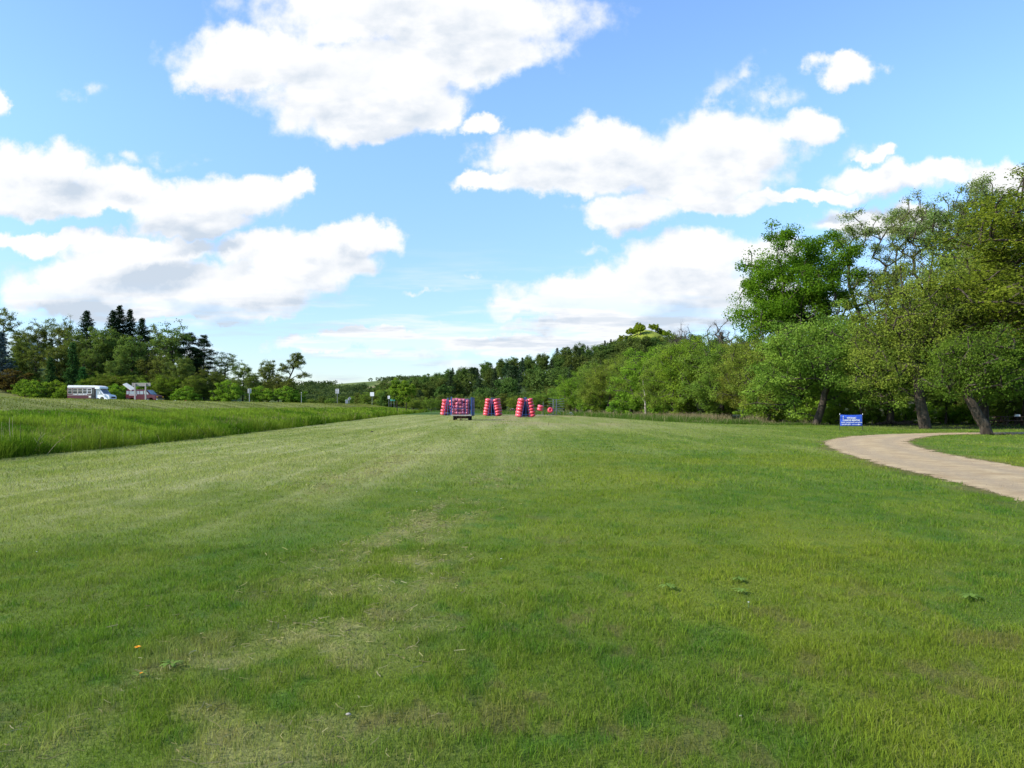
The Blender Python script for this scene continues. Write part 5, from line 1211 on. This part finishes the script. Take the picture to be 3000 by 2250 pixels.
sign(1090, 184, 1149, 1160.5, 11.5, M['sign_white'], 'plain white square sign right of the speed limit sign')
sign(1023.5, 196, 1163.5, 1172.5, 7, M['sign_back'], 'back of a diamond-shaped sign low behind the bank', front=False, rot=45)
sign(1139, 206, 1159.5, 1168, 6, M['sign_white'], 'small white route sign reading 1 at the end of the bank', lines=(('1', .6, 0, .25, M['sign_black']),))
def green_sign():
    Y = 212; X = px(1150, Y); z = gz(X, Y) - .1
    t = empty('street_sign', (X, Y, z), 0, 'green street name sign on two short legs', 'road sign', 'signs along the road')
    zc = pz(1171.5, Y) - z; w_ = 14.5 / F * Y; h = 5.8 / F * Y
    for sx in (-.3, .3): MB().box((sx * w_, .04, zc / 2), (.07, .05, zc)).build('post', M['galv'], t)
    p = rpanel(w_, h).build('panel', M['sign_green'], t); p.location = (0, 0, zc)
    MB().box((0, -.009, 0), (w_ * .8, .004, .05)).build('legend_bar', M['sign_white'], p)
green_sign()
def delineator():
    Y = 122; X = px(883, Y); z = gz(X, Y) - .1; h = pz(1150, Y) - z
    t = empty('marker_post', (X, Y, z), 0, 'thin pale marker post standing alone on the bank', 'post')
    MB().cyl((0, 0, 0), (0, 0, h), .035, .03, 8).build('pole', M['sign_back'], t); MB().cyl((0, 0, h), (0, 0, h + .05), .055, .03, 8).build('cap', M['sign_white'], t)
delineator()
def utility_box():
    Y = 180; X = px(1016, Y); z = gz(X, Y)
    t = empty('utility_box', (X, Y, z), R(10), 'small pale utility box beside the diamond sign', 'utility box')
    MB().box((0, 0, .45), (.62, .45, .9), taper=.96).build('cabinet', M['sign_back'], t, bevel=.02); MB().box((0, 0, .93), (.68, .5, .06)).build('lid', M['sign_white'], t)
utility_box()

# ------------------------------------------------------------------ banner by the drive
def banner():
    Y = 51.8; X = px(2494, Y); t = empty('banner_sign', (X, Y, gz(X, Y)), 0, 'blue vinyl canoe rental banner with white lettering between two thin poles', 'banner')
    hw = (px(2527, Y) - px(2461, Y)) / 2 - .02; z0, z1 = pz(1248, Y) - gz(X, Y), pz(1215, Y) - gz(X, Y)
    for sx in (-1, 1):
        MB().cyl((sx * (hw + .03), .02, -.1), (sx * (hw + .03), .02, z1 + .02), .018, .018, 8).build('pole', M['black'], t)
        MB().cyl((sx * (hw + .03), .02, z1 + .02), (sx * (hw + .03), .02, z1 + .07), .026, .02, 8).build('pole_tip', M['sign_white'], t)
    m = pbsdf('banner_blue', (.022, .080, .50), .42, 0, .5); nt = NT(m.node_tree); g = nt.node('ShaderNodeTexCoord')
    nz = nt.noise(g.outputs['Object'], 4, 4, .6); nt.put(m.node_tree.nodes['Principled BSDF'].inputs['Base Color'], nt.mix(nt.step(nz, .35, .7), (.020, .075, .48, 1), (.05, .13, .58, 1)))
    nx, nz_ = 40, 20; vs = []; 
    for j in range(nz_ + 1):
        for i in range(nx + 1):
            x = -hw + 2 * hw * i / nx; z = z0 + (z1 - z0) * j / nz_; u, v = i / nx, j / nz_
            y = .010 * math.sin(9 * u + 5 * v) + .012 * math.sin(22 * (u - 1) * (1 - v) + 3 * v) * u + .008 * math.sin(17 * (v - .9) * (1 - u))
            sag = -.02 * math.sin(math.pi * u) * v
            vs.append((x, y, z + sag))
    fs = [(j * (nx + 1) + i, j * (nx + 1) + i + 1, (j + 1) * (nx + 1) + i + 1, (j + 1) * (nx + 1) + i) for j in range(nz_) for i in range(nx)]
    o = MB().add(vs, fs).build('sheet', m, t, smooth=True); md = o.modifiers.new('thick', 'SOLIDIFY'); md.thickness = .004; md.offset = 0
    H_ = z1 - z0; wm = M['sign_white']
    for body, size, f, wd, al in (('TITANIC', .155, .70, .62, 0), ('CANOE RENTAL', .155, .50, 1.15, 0), ('Private Campgrounds and Launch', .085, .315, 1.36, 0), ('608 337-4551', .10, .135, .62, -.36)):
        text(body, 'lettering', size, wm, o, (al, -.034, z0 + H_ * f), (R(90), 0, 0), width=wd)
    a = [(-.0, .012), (.42, .012), (.42, .045), (.60, 0), (.42, -.045), (.42, -.012), (0, -.012)]
    ar = MB().extrude_y([(p[0] + .02, p[1] + z0 + H_ * .135) for p in a], -.038, -.030).build('arrow', wm, o)
    for sx, zz in ((-.56, .86), (-.56, .70)):
        ar = MB().extrude_y([(sx * hw / .75 + .05 * (1 if k % 2 == 0 else .42) * math.sin(k * math.pi / 5), z0 + H_ * zz + .05 * (1 if k % 2 == 0 else .42) * math.cos(k * math.pi / 5)) for k in range(10)], -.036, -.030).build('star', wm, o)
banner()

# ------------------------------------------------------------------ picnic tables, logs, small things
def picnic_table(x, Y, rz, label):
    X = px(x, Y); t = empty('picnic_table', (X, Y, gz(X, Y)), rz, label, 'picnic table', 'picnic tables under the trees')
    b = MB()
    for i in range(5): b.box((0, -.30 + i * .15, .75), (1.85, .14, .04))
    b.build('tabletop', M['wood'], t)
    for sy in (-1, 1):
        b = MB(); b.box((0, sy * .66, .45), (1.85, .14, .04)); b.box((0, sy * .81, .45), (1.85, .14, .04)); b.build('bench', M['wood'], t)
    for sx in (-.65, .65):
        b = MB(); b.bar((sx, -.70, 0), (sx, -.22, .72), .09, .04); b.bar((sx, .70, 0), (sx, .22, .72), .09, .04); b.bar((sx + .05, -.86, .40), (sx + .05, .86, .40), .04, .09); b.build('leg_frame', M['wood'], t)
picnic_table(2905, 66, R(8), 'dark picnic table in the shade, left of the two'); picnic_table(2962, 63, R(-4), 'dark picnic table in the shade, right of the two')
o = MB().box((0, 0, .09), (.34, .24, .17), taper=.94).build('cooler_box', M['sign_white']); X_, Y_ = px(2978, 63), 63.0; o.location = (X_, Y_ - .1, gz(X_, Y_) + .772); tag(o, 'small white box on the right picnic table', 'box')
def log(x, Y, L, r, rz, tilt, label, stubs=True):
    X = px(x, Y); n = 8; P_ = [np.array([-L / 2 + L * i / n, .08 * math.sin(i * 1.3), .04 * math.sin(i * 2.1)]) for i in range(n + 1)]
    A = P_[:-1] + [P_[3], P_[5]]; B = P_[1:] + [P_[3] + np.array([.2, .1, .5]), P_[5] + np.array([-.1, -.3, .35])]
    m_ = len(A) if stubs else n
    v, q_ = tubes(A[:m_], B[:m_], np.r_[np.linspace(r, r * .75, n), .05, .04][:m_], np.r_[np.linspace(r * .98, r * .7, n), .02, .015][:m_], 9)
    o = link_mesh('fallen_log', np_mesh('fallen_log', v, q_, None, [M['bark']], smooth=True)); o.location = (X, Y, gz(X, Y) + r * .7); o.rotation_euler = (0, R(tilt), rz); tag(o, label, 'log', 'fallen logs under the trees')
log(2620, 68, 3.4, .18, R(10), -4, 'grey fallen log lying behind the banner between the trunks'); log(2655, 66.5, 2.4, .14, R(-25), 6, 'shorter fallen log crossing in front of the grey one')
log(2565, 66, 2.8, .07, R(5), -14, 'thin slanting dead branch right of the banner'); log(2935, 43.6, 1.3, .06, R(4), 0, 'exposed root on the grass right of the leaning tree', False)
def cart():
    Y = 185; X = px(1501, Y); t = empty('garden_cart', (X, Y, gz(X, Y)), R(12), 'small dark brown cart far behind, right of the middle rack', 'cart')
    MB().box((0, 0, .55), (.85, 1.1, .42)).build('box', M['wood'], t); MB().box((.12, 0, .79), (.42, .6, .05)).build('lid', M['sign_white'], t)
    for sx in (-.48, .48):
        w_ = MB().torus((0, 0, 0), .2, .06, 14, 6, Matrix.Rotation(R(90), 3, 'Y')).build('wheel', M['rubber'], t, smooth=True); w_.location = (sx, 0, .26)
cart()
def house():
    Y = 168; X = px(96, Y); z = gz(X, Y) - .3; t = empty('house', (X, Y, z), R(25), 'white gabled house glimpsed through the left wood', 'house')
    MB().extrude_y([(-3, 0), (3, 0), (3, 3.4), (0, 5.6), (-3, 3.4)], 0, 7).build('wall', M['cream'], t)
    b = MB()
    for sx in (-1, 1): b.add([(sx * 3.4, -.4, 3.15), (0, -.4, 5.68), (0, 7.4, 5.68), (sx * 3.4, 7.4, 3.15), (sx * 3.4, -.4, 3.27), (0, -.4, 5.8), (0, 7.4, 5.8), (sx * 3.4, 7.4, 3.27)], [(0, 1, 2, 3), (4, 5, 6, 7), (0, 1, 5, 4), (2, 3, 7, 6), (0, 3, 7, 4)])
    b.build('roof', M['galv'], t)
    for x in (-1.4, 1.4):
        w_ = MB().box((x, -.02, 2.0), (1.0, .06, 1.3)).build('window', M['sign_white'], t); MB().box((x, -.06, 2.0), (.84, .03, 1.12)).build('pane', M['glass'], w_)
house()
# dead stalks and a bent stick in the bank grass
def stalk(x, Y, ytop, lean, label, r=.012, fork=False):
    X = px(x, Y); z = gz(X, Y); h = pz(ytop, Y) - z; n = 6
    P_ = [np.array([lean * h * (i / n) ** 1.3, .03 * math.sin(i), h * i / n]) for i in range(n + 1)]; A, B = P_[:-1], P_[1:]
    ra, rb = list(np.linspace(r, r * .4, n)), list(np.linspace(r * .9, r * .35, n))
    if fork:
        for k, s_ in ((2, .9), (3, -.7), (4, .8)): A.append(P_[k]); B.append(P_[k] + np.array([s_ * h * .3, .05, h * .28])); ra.append(r * .7); rb.append(r * .3)
    v, q_ = tubes(A, B, np.array(ra), np.array(rb), 6); o = link_mesh('dead_stalk', np_mesh('dead_stalk', v, q_, None, [M['straw_stem']], smooth=True)); o.location = (X, Y, z - .05); tag(o, label, 'dead stalk', 'dead stalks in the bank grass')
M['straw_stem'] = worn('straw_stem', (.34, .285, .17), (.25, .20, .12), 5, .9)
for k, (x, Y, yt, ln, lb, fk) in enumerate([(3, 26, 1232, .04, 'dry stalk cut by the left edge', False), (12, 26.5, 1248, -.03, 'dry stalk beside the left edge one', False), (27, 26.5, 1218, .02, 'tall dry stalk, left one of the tight bunch', False), (31, 26.2, 1222, -.02, 'tall dry stalk, middle of the tight bunch', False), (36, 26.4, 1215, .03, 'tall dry stalk, right one of the tight bunch', False), (101, 26, 1262, .35, 'forked pale dead twig left of the leaning stick', True), (133, 25.4, 1275, .95, 'straight pale stick leaning right out of the grass', False), (359, 31, 1252, .05, 'thin upright dry stem in the grass of the bank', False), (776, 52, 1232, .05, 'forked pale dead twig far along the bank', True), (748, 51, 1238, .7, 'leaning pale twig far along the bank', False), (752, 51, 1244, 0, 'short pale upright stub far along the bank', False), (413, 33, 1248, -.05, 'thin dry stem leaning slightly left', False)]):
    stalk(x, Y, yt, ln, lb, .013 if x > 700 or fk else .009, fk)
# clods, weeds and flowers on the lawn
def clod(x, y, r, label):
    Y = ground_Y(y); X = px(x, Y); rr = random.Random(int(x)); rings = []
    for j in range(5):
        a = j / 4 * math.pi / 2; rings.append([(r * math.cos(a) * (1 + rr.uniform(-.25, .25)) * math.cos(k * .698), r * math.cos(a) * (1 + rr.uniform(-.25, .25)) * math.sin(k * .698), r * .8 * math.sin(a)) for k in range(9)])
    o = MB().loft(rings).build('soil_clod', M['soil'], smooth=False); o.location = (X, Y, gz(X, Y) - .01); tag(o, label, 'clod', 'dark clods on the lawn')
M['soil'] = worn('dark_soil', (.022, .018, .014), (.05, .04, .03), 12, .95)
clod(1010, 1273, .07, 'small dark clod, leftmost of three on the lawn before the wagon'); clod(1090, 1266, .10, 'largest dark clod, middle of three on the lawn before the wagon'); clod(1225, 1272, .07, 'flat dark clod, rightmost of three on the lawn before the wagon')
def stake():
    Y = ground_Y(1246); X = px(1607, Y); t = MB().cyl((0, 0, -.1), (.03, 0, .28), .018, .015, 7).build('wooden_stake', M['wood']); t.location = (X, Y, gz(X, Y)); tag(t, 'short dark stake in the lawn below the bare grey rack', 'stake')
stake()
M['weed'] = leafy('weed_leaf', (.09, .16, .03), (.17, .26, .06), .35)
M['petal'] = pbsdf('dandelion_petal', (.80, .36, .005), .7); M['petal_white'] = pbsdf('white_petal', (.75, .75, .72), .7)
def rosette(x, y, rad, label):
    Y = ground_Y(y); X = px(x, Y); r = np.random.default_rng(int(x)); vs, qs = [], []
    for k in range(11):
        a = k * .571 + r.normal(0, .15); L = rad * r.uniform(.7, 1.15); w_ = L * .12; d = np.array([math.cos(a), math.sin(a), 0]); sd = np.array([-math.sin(a), math.cos(a), 0]); b = len(vs)
        for f, wf, zf in ((.05, .35, .12), (.35, .8, .32), (.65, 1.0, .34), (.88, .7, .28), (1.0, .08, .20)): vs += [d * L * f - sd * w_ * wf + [0, 0, L * zf], d * L * f + sd * w_ * wf + [0, 0, L * zf]]
        qs += [(b + 2 * i, b + 2 * i + 1, b + 2 * i + 3, b + 2 * i + 2) for i in range(4)]
    o = link_mesh('broadleaf_weed', np_mesh('broadleaf_weed', np.array(vs), np.array(qs), None, [M['weed']], face_val=np.repeat(r.uniform(0, 1, 11), 4))); o.location = (X, Y, .015); tag(o, label, 'weed', 'leafy weeds in the lawn')
rosette(503, 1958, 0.081, 'pale leafy weed below the orange dandelion'); rosette(412, 1985, 0.050, 'small leafy weed left of the pale one'); rosette(1960, 1728, 0.099, 'leafy weed right of centre in the lawn'); rosette(2165, 1706, 0.087, 'leafy weed, upper one of two close together'); rosette(2172, 1740, 0.081, 'leafy weed, lower one of two close together'); rosette(2846, 1760, 0.105, 'leafy weed near the right edge of the lawn')
def flower(x, y, r, mat, name, label, cat='flower'):
    Y = ground_Y(y); X = px(x, Y); t = empty(name, (X, Y, 0), 0, label, cat)
    MB().cyl((0, 0, 0), (.004, .003, .05), .003, .0025, 6).build('stem', M['weed_stem'], t)
    b = MB()
    for ring, n, el in ((1.0, 16, .25), (.72, 12, .6), (.4, 8, 1.1)):
        for k in range(n):
            a = k * 6.283 / n + ring; d = Vector((math.cos(a) * math.cos(el), math.sin(a) * math.cos(el), math.sin(el))) * r * ring; s_ = Vector((-math.sin(a), math.cos(a), 0)) * r * .16
            b.add([Vector((.004, .003, .052)), Vector((.004, .003, .052)) + d * .6 - s_, Vector((.004, .003, .052)) + d, Vector((.004, .003, .052)) + d * .6 + s_], [(0, 1, 2, 3)])
    b.build('petals', mat, t)
M['weed_stem'] = pbsdf('weed_stem', (.07, .13, .03), .7)
flower(401, 1921, .024, M['petal'], 'dandelion', 'larger orange dandelion bloom in the left foreground lawn'); flower(411, 1999, .012, M['petal'], 'dandelion', 'tiny orange dandelion bud below the larger bloom')
for x, y, lb in ((642, 1366, 'white clover head far out in the left lawn'), (1220, 1449, 'white clover head left of the far clippings'), (1467, 1652, 'white clover head in the middle of the lawn'), (2192, 1784, 'white clover head in the right lawn'), (106, 1631, 'white clover head near the left edge')): flower(x, y, .010 * max(1, ground_Y(y) / 9), M['petal_white'], 'clover_flower', lb)
def stone(x, y, r, label):
    Y = ground_Y(y); X = px(x, Y); rr = random.Random(int(x)); rings = [[(r * math.cos(a) * (1 + rr.uniform(-.2, .2)) * math.cos(k * .785), r * .7 * math.cos(a) * math.sin(k * .785), r * .55 * math.sin(a)) for k in range(8)] for a in (-.5, 0, .5, 1.0, 1.45)]
    o = MB().loft(rings).build('stone', M['plank'], smooth=True); o.location = (X, Y, .02); tag(o, label, 'stone')
stone(1021, 2104, .014, 'pale stone at the bottom of the lawn left of centre'); stone(2170, 2108, .008, 'small pale stone at the bottom of the right lawn')
